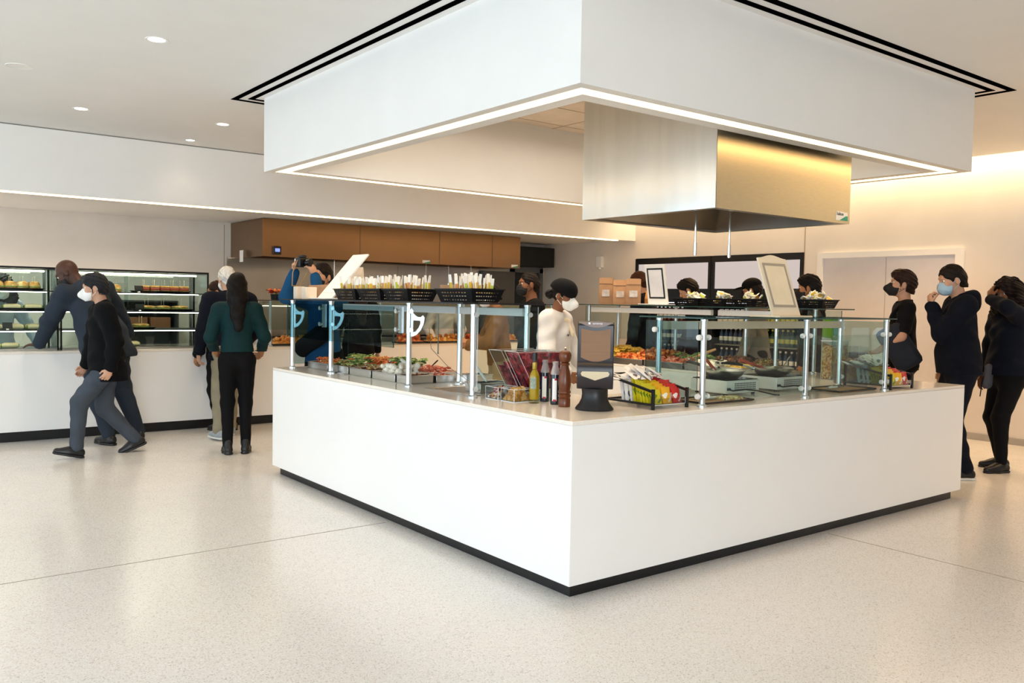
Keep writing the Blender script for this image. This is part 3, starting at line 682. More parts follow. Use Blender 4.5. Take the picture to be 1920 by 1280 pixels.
# acrylic topping bins: slanted hopper behind a low scoop tray
berries = multi('dried_berries', ['#8e1f2c', '#b52a35', '#5e1422', '#c8505a', '#71202e'], 55, .4)
granola = multi('cranberry_mix', ['#a3222f', '#e6d8c2', '#7a4a2a', '#f1e6d6', '#c7a06a', '#5a2430'], 60, .5)
croutons = multi('crouton_gold', ['#c98d3e', '#dba75a', '#b57a30', '#e3b870'], 45, .6)
def bin_thing(label_, x0, y0, y1, xb, zt, tray_h):
    t = thing('topping_bin', label_, 'food bin', (0, 0, H), group='acrylic topping bins')
    w = .004; xf = x0+.15
    b = MB()
    b.box(x0, y0, 0, xf, y1, w, 0, 1).box(x0, y0, w, x0+w, y1, tray_h, 0, 1).box(x0, y0, w, xf, y0+w, tray_h, 0, 1).box(x0, y1-w, w, xf, y1, tray_h, 0, 1)
    b.build('scoop_tray', [acrylic, acrylic_edge], t)
    side = [(xf, .0), (xb, .0), (xb, zt), (x0+.02, zt), (xf, .075)]
    b = MB()
    for y in (y0, (y0+y1)/2-w/2, y1-w): b.prism(side, y, y+w, fn=lambda x, z, yy: (x, yy, z)); 
    b.box(xb-w, y0, 0, xb, y1, zt)
    d = Vector((x0+.02-xf, 0, zt-.075)); 
    b.add([(xf, y0, .075), (xf, y1, .075), (x0+.02, y1, zt), (x0+.02, y0, zt), (xf+w, y0, .075), (xf+w, y1, .075), (x0+.02+w, y1, zt), (x0+.02+w, y0, zt)], [(0, 1, 2, 3), (7, 6, 5, 4), (0, 4, 5, 1), (2, 6, 7, 3), (0, 3, 7, 4), (1, 5, 6, 2)])
    b.build('hopper', acrylic, t)
    e = MB()
    for y in (y0+.002, y1-.002):
        e.tube([(xf, y, .075), (x0+.02, y, zt), (xb, y, zt)], .0014, n=6)
    e.tube([(x0+.02, y0, zt), (x0+.02, y1, zt)], .0014, n=6).tube([(xb, y0, 0), (xb, y0, zt)], .0014, n=6).tube([(xf, y0, .075), (xf, y1, .075)], .002, n=6)
    for y in (y0, y1): e.tube([(x0, y, tray_h), (xf, y, tray_h)], .0018, n=6)
    e.tube([(x0, y0, tray_h), (x0, y1, tray_h)], .0018, n=6).tube([(x0, y0, 0), (x0, y0, tray_h)], .0018, n=6)
    e.build('bright_edges', acrylic_edge, t)
    return t
bin_thing('clear acrylic topping bin with red berries, nearer the white corner post', .23, .925, 1.055, .60, .295, .075)
bin_thing('clear acrylic topping bin with golden croutons, behind the olive oil bottle', .235, .775, .905, .60, .295, .075)
food('berry_granola', 'red and white cranberry granola in the scoop tray nearer the post', 'topping', 'granola', .238, .933, .372, 1.047, z=H+.018, h=.05, seed=41, n=70, s=.016, bk='ball', mats='berries')
food('croutons', 'golden crouton cubes in the scoop tray behind the oil bottle', 'topping', 'croutons', .243, .783, .377, .897, z=H+.018, h=.05, seed=42, n=60, s=.024, bk='cube')
def slab_fill(name, lab, mat, y0, y1, z0, z1, seed):
    rnd = random.Random(seed); b = MB()
    xl = lambda z: .392-.135*(z-.08)/.22
    b.add([(xl(z0), y0, H+z0), (.59, y0, H+z0), (.59, y0, H+z1), (xl(z1), y0, H+z1), (xl(z0), y1, H+z0), (.59, y1, H+z0), (.59, y1, H+z1), (xl(z1), y1, H+z1)],
          [(0, 1, 2, 3), (7, 6, 5, 4), (0, 4, 5, 1), (3, 2, 6, 7), (0, 3, 7, 4), (1, 5, 6, 2)])
    for _ in range(120):
        z = rnd.uniform(z0, z1)-.008; b.sphere((xl(z)+.012+rnd.uniform(0, .003), rnd.uniform(y0+.014, y1-.014), H+z), rnd.uniform(.009, .0125), n=7, m=5)
    tag(b.build(name, mat, None, smooth=50), lab, 'topping', kind='stuff')
slab_fill('dried_berries', 'dark red dried berries filling the slanted hopper nearer the post', berries, .932, .984, .07, .225, 1)
slab_fill('dried_cherries', 'red dried cherries filling the middle slanted hopper', berries, .996, 1.048, .07, .20, 3)
slab_fill('candied_berries', 'red candied berries high in the farther half of the hopper behind the oil bottle', berries, .845, .898, .07, .285, 2)
slab_fill('candied_berries', 'red candied berries high in the nearer half of the hopper behind the oil bottle', berries, .782, .834, .07, .285, 4)

# ------------------------------------------------------------------ snack racks
def pouch(name, mat, w=.075, h=.10, t=.016):
    """puffed snack bag with crimped ends"""
    n, m = 6, 8; v = []; f = []
    for s in (-1, 1):
        for j in range(m+1):
            for i in range(n+1):
                u, q = i/n, j/m
                th = t/2*(math.sin(PI*u)**.5)*(math.sin(PI*min(max((q-.08)/.84, 0), 1))**.5)+.0006
                v.append(((u-.5)*w, s*th, q*h))
    k = (n+1)*(m+1)
    for s in (0, 1):
        for j in range(m):
            for i in range(n):
                a = s*k+j*(n+1)+i; q = (a, a+1, a+n+2, a+n+1); f.append(q if s == 0 else q[::-1])
    rim = [i for i in range(n+1)]+[j*(n+1)+n for j in range(1, m+1)]+[m*(n+1)+i for i in range(n-1, -1, -1)]+[j*(n+1) for j in range(m-1, 0, -1)]
    for a, b in zip(rim, rim[1:]+rim[:1]): f.append((b, a, a+k, b+k))
    return MB().add(v, f)
def foil(name, c, c2):
    m = multi(name, [c, c, c, c2, c, c], 26, .35, .05); return m
lime = foil('lime_wrapper', '#d3c51e', '#6f8a1a'); yel = foil('yellow_wrapper', '#e9b90f', '#8a5a10'); gold = foil('gold_wrapper', '#f0b21a', '#f7efe0'); red = foil('red_wrapper', '#cf2d27', '#f3e6dd')
wht = multi('white_wrapper', ['#efebe6', '#f4f1ee', '#efebe6', '#6a5f66', '#e7dfda'], 45, .5, .05)
def rack(label_, x0, y0, x1, y1, where):
    t = thing('snack_rack', label_, 'snack rack', (0, 0, H)); r = .0075
    b = MB()
    for x in (x0, x1):
        b.box(x-r, y0-r, 0, x+r, y0+r, .115); b.box(x-r, y1-r, 0, x+r, y1+r, .185)
        R = Matrix.Rotation(math.atan2(.07, y1-y0), 3, 'X'); L = math.hypot(.07, y1-y0)
        b.obox((x, (y0+y1)/2, .135), .012, L, .014, R); b.box(x-.006, y0, .022, x+.006, y1, .034)
    b.box(x0, y1-.006, .165, x1, y1+.006, .178).box(x0, y1-.006, .022, x1, y1+.006, .034)
    b.build('rack_frame', black_plastic, t)
    MB().box(x0+.008, y0+.004, .022, x1-.008, y1-.008, .026, 0, 1).box(x0+.008, y0+.002, .026, x1-.008, y0+.006, .06, 0, 1).build('clear_tray', [acrylic, acrylic_edge], t)
    rnd = random.Random(int(x0*100))
    protos = {}
    w = (x1-x0-.02)/3
    cols = [('lime', lime, 0, 'bright lime-yellow snack bags in the left front of the '), ('yellow', yel, 1, 'yellow snack bags in the middle of the '), ('red', red, 2, 'red snack bags in the right of the ')]
    for nm, mat, k, lab in cols:
        cx = x0+.01+w*(k+.5); g = lab+where
        base = None
        for i in range(8):
            y = y0+.02+i*.019; mt = gold if (nm == 'yellow' and i < 3) else mat
            hgt = .085+.05*i/8
            lab1 = {'lime': 'lime-yellow snack bag standing in the left front of the ', 'yellow': 'yellow snack bag standing in the middle row of the ', 'red': 'red snack bag standing in the right row of the '}[nm]+where
            if base is None or mt is not base.data.materials[0]:
                ob = pouch('snack_bag', mt, w*.93, .115).build('snack_bag', mt, None, smooth=60); tag(ob, lab1, 'snack bag', g); base = ob
            else: ob = dup(base)
            if nm == 'yellow' and i < 3: ob['label'] = 'gold snack bag at the front of the '+where; ob['group'] = 'gold front bags of the '+where
            ob.location = (cx+rnd.uniform(-.003, .003), y, H+.0275); ob.rotation_euler = (math.radians(-14+rnd.uniform(-4, 4)), 0, rnd.uniform(-.22, .22)); ob.scale = (1, 1, .78+.45*i/8+rnd.uniform(-.06, .06))
    base = None
    for i in range(22):                              # white bags heaped along the back
        k = i % 3; cx = x0+.01+w*(k+.5); j = i//3
        if base is None:
            base = pouch('snack_bag', wht, w*.9, .10, .02).build('snack_bag', wht, None, smooth=60)
            tag(base, 'white snack bag in the heap at the back of the '+where, 'snack bag', 'white bags at the back of the '+where); ob = base
        else: ob = dup(base)
        if j < 3: ob.location = (cx, y0+.185+j*.035, H+.0275); ob.rotation_euler = (math.radians(-12), 0, rnd.uniform(-.2, .2)); ob.scale = (1, 1, 1.25)
        else: ob.location = (cx+rnd.uniform(-.03, .03), y0+.15+(j-3)*.04, H+.148+rnd.uniform(0, .016)); ob.rotation_euler = (math.radians(-70+rnd.uniform(-20, 20)), rnd.uniform(-.3, .3), rnd.uniform(-1, 1))
    return t
rack('black wire snack rack full of bags beside the napkin dispenser', .705, .125, .985, .50, 'napkin-side rack')
rack('black wire snack rack at the right end of the near counter, beyond the glass guard', 3.118, .07, 3.42, .43, 'right end rack')

# ------------------------------------------------------------------ burners and frying pans
def burner(label_, x0, y0):
    t = thing('portable_burner', label_, 'burner', (x0, y0, H), group='portable burners')
    MB().box(0, 0, .014, .345, .30, .098).build('casing', pm('burner_white', '#e3dfd6', .3), t, bevel=.006)
    MB().box(.01, .01, .0982, .335, .29, .103).build('cook_plate', pm('black_glass', '#151517', .12), t)
    b = MB()
    for i in range(14):
        for j in range(4): b.box(.085+i*.016, -.0012, .034+j*.013, .095+i*.016, .002, .043+j*.013)
    b.build('vent_grille', pm('vent_dark', '#5a5750', .6), t)
    b = MB()
    for x in (.03, .315):
        for y in (.03, .27): b.cyl((x, y, 0), (x, y, .015), .012, n=12)
    b.build('rubber_feet', black_plastic, t)
    MB().tube([(.02, -.004, .045), (.05, -.012, .035), (.16, -.03, .04), (.26, -.045, .03), (.34, -.12, .006), (.36, -.15, .0055)], .005, n=8).cyl((.005, -.004, .045), (.03, -.006, .045), .009, n=10).build('power_cord', black_plastic, t)
    return t
burner('white portable burner with a black cord, behind the left front glass pane', 1.668, .385)
burner('white portable burner under the second frying pan, nearer the middle post', 2.215, .392)
pan_in = pm('pan_inside', '#6d6b66', .3, .9, var=.1); pan_out = pm('pan_outside', '#bcbcbb', .3, 1., var=.12, scale=20)
def frypan(label_, c, ang, food_mat=None):
    t = thing('frying_pan', label_, 'frying pan', (c[0], c[1], H+.1035), group='frying pans')
    MB().lathe([(.001, 0), (.095, 0), (.118, .012), (.142, .042), (.146, .052), (.143, .052), (.138, .043), (.114, .015), (.092, .005), (.001, .005)], n=40).build('bowl', pan_out, t)
    a = math.radians(ang); d = Vector((math.cos(a), math.sin(a), 0)); z = Vector((0, 0, 1))
    MB().tube([d*.140+z*.040, d*.19+z*.058, d*.24+z*.068], [.010, .008, .008], n=10).build('handle_root', chrome, t)
    MB().tube([d*.225+z*.066, d*.27+z*.074, d*.34+z*.080, d*.38+z*.078], [.010, .012, .012, .008], n=10).build('handle', black_plastic, t)
    return t
frypan('steel frying pan on the burner behind the left front glass pane', (1.83, .545), 80)
frypan('steel frying pan with its black handle pointing left, on the second burner', (2.37, .54), 150)
redh = pm('red_silicone', '#a83a22', .4)
def spat(label_, p, q, col, tip):
    t = thing('spatula', label_, 'spatula', p); d = Vector(q)-Vector(p)
    MB().tube([d*.12, d*.5, d*1.0], [.009, .010, .011], n=10).build('handle', col, t)
    R = d.to_track_quat('Y', 'Z').to_matrix()
    MB().obox(d*.02, .05, .07, .006, R).build('blade', tip, t, bevel=.004)
spat('red-handled spatula standing in the left frying pan', (1.80, .57, H+.135), (1.77, .66, H+.235), redh, clearh)
spat('red-handled spatula lying in the second frying pan', (2.38, .60, H+.140), (2.31, .78, H+.195), redh, redh)
ladle('grey spoon leaning over the right rim of the second frying pan', (2.44, .52, H+.135), (2.60, .56, H+.225), steel_dark, .004)
# boards and trays on the near counter top
bw = pm('wood_tray', '#b08455', .5, var=.15, scale=18, stretch=(.3, 1, 1))
t = thing('serving_tray', 'brown wooden tray with tongs lying left of the white burner', 'tray', (0, 0, H))
MB().box(1.17, .14, 0, 1.62, .40, .008).build('tray_board', bw, t, bevel=.003); MB().ring((1.165, .135, 1.625, .405), (1.175, .145, 1.615, .395), .004, .014).build('dark_rim', dark_tray, t)
t = thing('serving_tray', 'wooden tray with white-handled tongs near the right end of the near counter', 'tray', (0, 0, H))
MB().box(2.56, .13, 0, 3.02, .40, .008).build('tray_board', bw, t, bevel=.003); MB().ring((2.555, .125, 3.025, .405), (2.565, .135, 3.015, .395), .004, .016).build('dark_rim', dark_tray, t)
def tongs(label_, p, q):
    t = thing('tongs', label_, 'tongs', p); d = Vector(q)-Vector(p); s = d.cross(Vector((0, 0, 1))).normalized()
    MB().tube([d, d*.5+s*.015, s*.02], [.006, .006, .004], n=8).tube([d, d*.5-s*.015, -s*.02], [.006, .006, .004], n=8).build('arms', brushed, t)
    MB().tube([d*.95, d*.55+s*.017], .008, n=8).tube([d*.95, d*.55-s*.017], .008, n=8).build('grips', clearh, t)
tongs('tongs lying on the brown wooden tray left of the burner', (1.55, .30, H+.018), (1.30, .27, H+.020))
tongs('white-gripped tongs lying on the wooden tray at the right end', (2.93, .33, H+.018), (2.62, .26, H+.022))
heap('crumbs', 'pale crumbs scattered on the brown tray left of the burner', 'crumbs', multi('crumb_mix', ['#d9c07a', '#b98f4a', '#efe2b8'], 80), 1.40, .17, 1.56, .25, H+.0215, .012, seed=5)

# cereal bin, boxes and jars on the right corner
cereal = multi('corn_cereal', ['#dca755', '#c98a3a', '#e9c27a', '#a8672b', '#efd08e'], 75, .6)
t = thing('cereal_bin', 'tall clear bin full of golden cereal beside the right wooden tray', 'cereal bin', (3.50, .74, H))
MB().box(0, 0, 0, .17, .003, .31, 0, 1).box(0, .137, 0, .17, .14, .31, 0, 1).box(0, .003, 0, .003, .137, .31, 0, 1).box(.167, .003, 0, .17, .137, .31, 0, 1).box(.003, .003, 0, .167, .137, .003).build('bin_walls', [acrylic, acrylic_edge], t)
MB().box(-.004, -.004, .31, .174, .144, .318).build('lid', acrylic_edge, t)
tag(MB().box(3.505, .745, H+.004, 3.665, .875, H+.275).build('cereal', cereal), 'golden cereal filling the tall clear bin', 'cereal', kind='stuff')
t = thing('cereal_bin', 'clear bin of dark raisins beside the golden cereal bin', 'cereal bin', (3.69, .66, H))
MB().box(0, 0, 0, .15, .003, .27, 0, 1).box(0, .137, 0, .15, .14, .27, 0, 1).box(0, .003, 0, .003, .137, .27, 0, 1).box(.147, .003, 0, .15, .137, .27, 0, 1).box(.003, .003, 0, .147, .137, .003).build('bin_walls', [acrylic, acrylic_edge], t)
tag(MB().box(3.695, .665, H+.004, 3.835, .795, H+.22).build('raisins', multi('raisin_mix', ['#4a3140', '#5c3a3a', '#36283a', '#6d4a52'], 70, .5)), 'dark raisins filling the bin beside the cereal', 'raisins', kind='stuff')
t = thing('nut_basket', 'clear basket heaped with brown pretzel nuts behind the right snack rack', 'basket', (3.36, .57, H))
MB().lathe([(.085, 0), (.09, .004), (.105, .15), (.108, .15), (.093, 0)], n=28).build('bowl', acrylic, t)
MB().lathe([(.06, 0), (.085, .004), (.085, .001)], n=28).build('bowl_foot', acrylic_edge, t)
b = bits(MB().lathe([(.088, .008), (.100, .14), (.06, .175), (.001, .19)], (3.36, .57, H), n=24), random.Random(4), 3.30, .51, 3.42, .63, H+.15, 60, .03, 'ball')
tag(b.build('pretzel_nuts', multi('pretzel_brown', ['#9a5a26', '#b9783a', '#7a431b', '#c9914f'], 55, .4), None, smooth=50), 'brown pretzel nuts heaped in the clear basket', 'snacks', kind='stuff')
t = thing('carton', 'tall lime green carton with a white and red band on the far right arm', 'carton', (3.86, 1.02, H))
MB().box(0, 0, 0, .10, .09, .50).build('carton_body', pm('lime_green', '#8fbf2b', .45, var=.08), t, bevel=.003)
MB().add([(-.0012, 0, .26), (-.0012, .09, .29), (-.0012, .09, .33), (-.0012, 0, .32), (-.0003, 0, .26), (-.0003, .09, .29), (-.0003, .09, .33), (-.0003, 0, .32)], [(3, 2, 1, 0), (4, 5, 6, 7), (0, 1, 5, 4), (1, 2, 6, 5), (2, 3, 7, 6), (3, 0, 4, 7)]).build('white_band', paper_white, t)
MB().add([(-.0012, 0, .245), (-.0012, .09, .275), (-.0012, .09, .288), (-.0012, 0, .258), (-.0003, 0, .245), (-.0003, .09, .275), (-.0003, .09, .288), (-.0003, 0, .258)], [(3, 2, 1, 0), (4, 5, 6, 7), (0, 1, 5, 4), (1, 2, 6, 5), (2, 3, 7, 6), (3, 0, 4, 7)]).build('red_band', pm('band_red', '#c8452b', .5), t)
# clear plastic cup stack by the inner row
t = thing('clear_scoop_bin', 'small clear plastic scoop bin in front of the far pans', 'bin', (2.28, 1.02, 0))
bpy.data.objects.remove(t)

# ------------------------------------------------------------------ sign holders on the guard tops
cream = pm('cream_sign', '#e9dcc3', .45, var=.02); greyf = pm('sign_bevel', '#a79c8c', .45)
def board_fn(o, xd, yd):
    o = Vector(o); xd = Vector(xd).normalized(); yd = Vector(yd).normalized(); n = xd.cross(yd)
    return (lambda x, y, t: tuple(o+xd*x+yd*y+n*t)), n
def sign(label_, o, xd, yd, w, h, base, mat, border=None, face=None, curved=False):
    t = thing('sign_holder', label_, 'sign holder'); fn, n = board_fn(o, xd, yd)
    top = [(w/2-w*i/12, h+(.022*math.sin(PI*i/12)**2 if curved else 0)) for i in range(13)]
    MB().prism([(-w/2, 0), (w/2, 0)]+top, -.012, 0, fn=fn).build('board', mat, t)
    if border:
        q = MB(); i0 = (-w/2+.028, .055, w/2-.028, h-.035); i1 = (i0[0]+.016, i0[1]+.016, i0[2]-.016, i0[3]-.016)
        O = [(i0[0], i0[1]), (i0[2], i0[1]), (i0[2], i0[3]), (i0[0], i0[3])]; I = [(i1[0], i1[1]), (i1[2], i1[1]), (i1[2], i1[3]), (i1[0], i1[3])]
        for s in range(4):
            r = (s+1) % 4; q.prism([O[s], O[r], I[r], I[s]], .0004, .004, fn=fn)
        q.build('frame', border, t, smooth=0)
        MB().prism(I, .0004, .002, fn=fn).build('sign_face', face or mat, t)
    bx = MB(); 
    bx.obox(base[0], base[1], base[2], .012); bx.build('base', mat, t, bevel=.004)
    return t
z = 1.479
sign('white slanted sign holder on the left guard beside the paper bags', (.25, 3.33, z+.012), (0, -1, 0), (.30, -.05, .37), .27, .47, ((.29, 3.36, z+.006), .20, .34), white_plastic, paper_white, paper_white)
sign('cream sign holder with a curved top on the near front guard', (2.03, .20, 1.43), (1, 0, 0), (-.16, .22, .95), .30, .385, ((2.05, .26, 1.4225), .36, .24), cream, greyf, pm('sign_sheet', '#efe0c2', .5), True)
sign('white sign holder with a thin black frame on the far right guard', (3.70, 2.88, z+.012), (0, -1, 0), (-.14, .03, .95), .27, .40, ((3.72, 2.86, z+.006), .26, .40), white_plastic, black_plastic, pm('sign_paper', '#ece9ea', .5))
tag(MB().box(.44, 1.70, z, .452, 1.90, z+.115).build('menu_card', kraft), 'small brown framed menu card leaning behind the right basket of the left guard', 'menu card')
# ------------------------------------------------------------------ baskets of packets on the guard tops
bmat = pm('black_basket', '#111215', .4, var=.1)
def basket(label_, cx, cy, z, lx, ly, h=.085, flare=.03, group='black slotted baskets'):
    """tapered rectangular basket with rows of slots cut through its walls"""
    t = thing('basket', label_, 'basket', (cx, cy, z), group=group)
    b = MB()
    def P(u, v, w):     # point on wall ring: u,v in -1..1 rectangle at height w
        k = 1+0*w; fx = lx/2-flare*(1-w); fy = ly/2-flare*(1-w); return (u*fx, v*fy, w*h)
    rows = [(0, .14), (.14, .22, 1), (.22, .42), (.42, .50, 1), (.50, .68), (.68, .76, 1), (.76, 1.0)]
    n = 9
    for side in range(4):
        def Q(s, w, off):
            fx = lx/2-flare*(1-w)-off; fy = ly/2-flare*(1-w)-off
            return {0: (s*fx, -fy, w*h), 1: (fx, s*fy, w*h), 2: (-s*fx, fy, w*h), 3: (-fx, -s*fy, w*h)}[side]
        for r in rows:
            segs = [(-1, 1)]
            if len(r) == 3:
                segs = [(-1, -.72)]; st = 1.44/n
                for i in range(n): segs.append((-.72+st*i+st*.72, -.72+st*(i+1)))
                segs.append((.72, 1))
            for s0, s1 in segs:
                a = [Q(s0, r[0], 0), Q(s1, r[0], 0), Q(s1, r[1], 0), Q(s0, r[1], 0)]; c = [Q(s0, r[0], .004), Q(s1, r[0], .004), Q(s1, r[1], .004), Q(s0, r[1], .004)]
                b.add(a+c, [(0, 1, 2, 3), (7, 6, 5, 4), (0, 4, 5, 1), (2, 6, 7, 3), (0, 3, 7, 4), (1, 5, 6, 2)])
    b.box(-lx/2+flare, -ly/2+flare, 0, lx/2-flare, ly/2-flare, .004)
    b.build('basket_body', bmat, t, smooth=20)
    MB().ring((-lx/2-.004, -ly/2-.004, lx/2+.004, ly/2+.004), (-lx/2+.003, -ly/2+.003, lx/2-.003, ly/2-.003), h-.004, h+.003).build('basket_rim', bmat, t)
    return t
def packet_mesh(cols, w, h, t, bands=(3,)):
    b = MB(); n = 6; z = [0, .12, .3, .7, .88, 1]; ts = [.15, .5, 1, 1, .5, .15]
    v = []; f = []; mi = []
    for zz, q in zip(z, ts): v += [(-w/2, -t*q/2, zz*h), (w/2, -t*q/2, zz*h), (w/2, t*q/2, zz*h), (-w/2, t*q/2, zz*h)]
    for j in range(5):
        for i in range(4): f.append((j*4+i, j*4+(i+1) % 4, j*4+4+(i+1) % 4, j*4+4+i)); mi.append(1 if j in bands and i in (0, 2) else 0)
    f += [(3, 2, 1, 0), (20, 21, 22, 23)]; mi += [0, 0]
    b.v = v; b.f = f; b.m = mi; return b
wr_white = pm('packet_white', '#f3efe6', .5, var=.03); wr_yel = pm('packet_yellow', '#d9b83a', .5, var=.1); wr_blue = pm('packet_blue', '#9db7c0', .5); wr_or = pm('packet_orange', '#c98a4e', .5); wr_grn = pm('packet_green', '#c3cf4a', .5)
protos = [packet_mesh(None, .019, .165, .006, (2,)).build('cutlery_packet', [wr_white, c], None, smooth=0) for c in (wr_yel, wr_grn, wr_or)]
def fill_cutlery(cx, cy, z, lx, ly, n, lab, seed):
    rnd = random.Random(seed); g = 'packets in the '+lab
    for i in range(n):
        p = protos[rnd.choice((0, 0, 1, 2))]
        o = p.copy(); COL.objects.link(o); tag(o, 'paper-wrapped packet standing in the '+lab, 'cutlery packet', g)
        u = (i+.5)/n; y = cy+ly/2*(.86-1.72*u)+rnd.uniform(-.008, .008); x = cx+rnd.choice((-1, -.3, .4, 1))*lx*.22
        o.location = (x, y, z+.008); o.rotation_euler = (rnd.uniform(-.22, .22), rnd.uniform(-.14, .14), rnd.uniform(-.7, .7)+PI/2*rnd.choice((0, 1))); o.scale = (1, 1, rnd.uniform(.88, 1.12))
zt = 1.4775
for (y, ly, n, lab, sd) in ((2.955, .36, 46, 'black basket next to the white slanted sign', 1), (2.565, .36, 46, 'second black basket from the white slanted sign', 2), (2.17, .35, 38, 'short black basket in the middle of the left guard', 3), (1.43, .42, 46, 'black basket nearest the corner post of the left guard', 4)):
    basket(lab+', full of wrapped packets', .36, y, zt, .26, ly)
    fill_cutlery(.36, y, zt, .26, ly, n, lab, sd)
for p in protos: bpy.data.objects.remove(p)
sp = [packet_mesh(None, .06, .045, .010, (1, 2)).build('sugar_packet', [wr_white, c], None, smooth=0) for c in (wr_grn, wr_yel, wr_white)]
for (y, ly, n, lab, sd) in ((2.45, .33, 30, 'black basket beside the black-framed sign', 11), (2.10, .27, 24, 'second black basket from the black-framed sign', 12), (1.76, .26, 26, 'black basket behind the cream sign', 13), (1.09, .28, 30, 'rightmost black basket on the far guard', 14)):
    basket(lab+', heaped with sugar packets', 3.73, y, zt, .24, ly, .072, .028)
    rnd = random.Random(sd)
    for i in range(n):
        p = sp[rnd.choice((0, 0, 1, 1, 2))]; o = p.copy(); COL.objects.link(o); tag(o, 'flat yellow and white sugar packet heaped in the '+lab, 'sugar packet', 'sugar packets in the '+lab)
        k = i/n; r = (1-k)**.5
        o.location = (3.73+rnd.uniform(-1, 1)*.085*r, y+rnd.uniform(-1, 1)*(ly/2-.045)*(.35+.65*r), zt+.03+.075*k+rnd.uniform(0, .012))
        o.rotation_euler = (rnd.uniform(.2, 1.5), rnd.uniform(-.5, .5), rnd.uniform(0, 6.28))
for p in sp: bpy.data.objects.remove(p)
# ------------------------------------------------------------------ paper bags
def bag(label_, loc, rz, w, d, h, window=False, lean=0, mat=None, top_fold=True, name='paper_bag'):
    t = thing(name, label_, 'paper bag', loc, rz)
    m = mat or kraft; b = MB(); k = math.sin(math.radians(lean))
    secs = [(0, 1, 1), (.45, 1.0, .96), (.78, .98, .55), (1.0, .97, .10)]
    v = []; f = []
    for zz, a, c in secs:
        v += [(-w/2*a, -d/2*c+k*zz*h, zz*h), (w/2*a, -d/2*c+k*zz*h, zz*h), (w/2*a, d/2*c+k*zz*h, zz*h), (-w/2*a, d/2*c+k*zz*h, zz*h)]
    for j in range(3):
        for i in range(4): f.append((j*4+i, j*4+(i+1) % 4, j*4+4+(i+1) % 4, j*4+4+i))
    f += [(3, 2, 1, 0), (12, 13, 14, 15)]
    b.add(v, f)
    b.build('bag_body', m, t, smooth=20)
    y1 = k*h
    if top_fold: MB().prism([(-w*.485, h*.80), (w*.485, h*.80), (w*.485, h*1.01), (w*.40, h*1.03), (-w*.40, h*1.03), (-w*.485, h*1.01)], 0, .004, fn=lambda x, zz, tt: (x, -d/2*(.52-.42*(zz/h-.80)/.23)-.005-tt+k*zz, zz)).build('folded_top', m, t)
    if window: MB().prism([(-w*.27, h*.30), (w*.27, h*.30), (w*.27, h*.56), (-w*.27, h*.56)], 0, .003, fn=lambda x, zz, tt: (x, -d/2*((1-.04*zz/(.45*h)) if zz < .45*h else (.96-.41*(zz/h-.45)/.33))-.002-tt+k*zz, zz)).build('bag_window', pm('bag_window', '#cdbfb2', .25, var=.2, scale=20), t)
    return t
bag('kraft paper bag with a window, leftmost of the three on the far right guard', (3.72, 3.66, zt), math.radians(-50), .15, .10, .28, True, -3)
bag('kraft paper bag with a window, middle one of the three on the far right guard', (3.70, 3.43, zt), math.radians(-42), .15, .10, .255, True, 4)
bag('kraft paper bag with a window, next to the black-framed sign', (3.70, 3.23, zt), math.radians(-46), .155, .10, .265, True, -4)
bag('low brown carton box behind the three kraft bags', (3.93, 3.16, zt), math.radians(-60), .16, .12, .15, False, 0, pm('ochre_card', '#c98f4c', .7), False)
t = thing('paper_bag', 'long brown paper bag lying on the far end of the left guard', 'paper bag', (.42, 3.69, zt), math.radians(0))
MB().add([(-.10, -.20, 0), (.12, -.20, 0), (.12, .20, 0), (-.10, .20, 0), (-.07, -.20, .125), (.09, -.20, .13), (.09, .16, .125), (-.07, .16, .12)], [(3, 2, 1, 0), (4, 5, 6, 7), (0, 1, 5, 4), (1, 2, 6, 5), (2, 3, 7, 6), (3, 0, 4, 7)]).build('bag_body', kraft, t)
boxm = pm('pale_carton', '#e3d3bd', .6)
tag(MB().box(.17, 3.70, zt, .24, 3.80-.03, zt+.105).build('carton_cup', boxm, None, bevel=.003), 'pale upright paper carton at the far corner of the left guard', 'carton')
tag(MB().box(.16, 3.50, zt, .26, 3.58, zt+.10).build('carton_cup', boxm, None, bevel=.003), 'pale upright paper carton in front of the brown paper bag', 'carton')
bag('tall white paper bag standing behind the brown bag, farther from the sign', (.60, 3.66, zt), math.radians(-70), .10, .05, .25, False, 12, boxm, False)
bag('tall white paper bag standing behind the brown bag, nearer the sign', (.62, 3.50, zt), math.radians(-75), .12, .05, .28, False, 5, boxm, False)
# ------------------------------------------------------------------ bakery and kitchen counter along the back
YC = 6.58
t = thing('back_counter', 'long white counter along the back of the room under the bulkhead', 'counter')
MB().box(-9.4, YC, .105, 6.05, 7.36, .875).build('counter_body', white_solid, t, bevel=.002)
MB().box(-9.4, YC, .8755, 6.05, 7.36, .90).build('worktop', quartz, t, bevel=.002)
MB().box(-9.4, YC+.06, 0, 6.0, 7.36, .105).build('toe_kick', black_mat, t)
frame_blk = pm('case_frame', '#0e0f11', .3)
shelf_glass = glass('case_glass', '#eaf2f0', 1.0)
case_led = emit('case_led', '#fff0d6', 14)
bread_w = multi('bread_gold', ['#d9a657', '#e7bf78', '#c98c40', '#efd196'], 40, .7, .15)
bread_p = pm('bread_pale', '#ecd9a8', .7, var=.08, scale=30); fill_r = pm('filling_red', '#a5442c', .5, var=.2, scale=50); fill_g = pm('filling_green', '#8fa04a', .5, var=.2, scale=50)
pick = pm('toothpick', '#e6d9b0', .6)
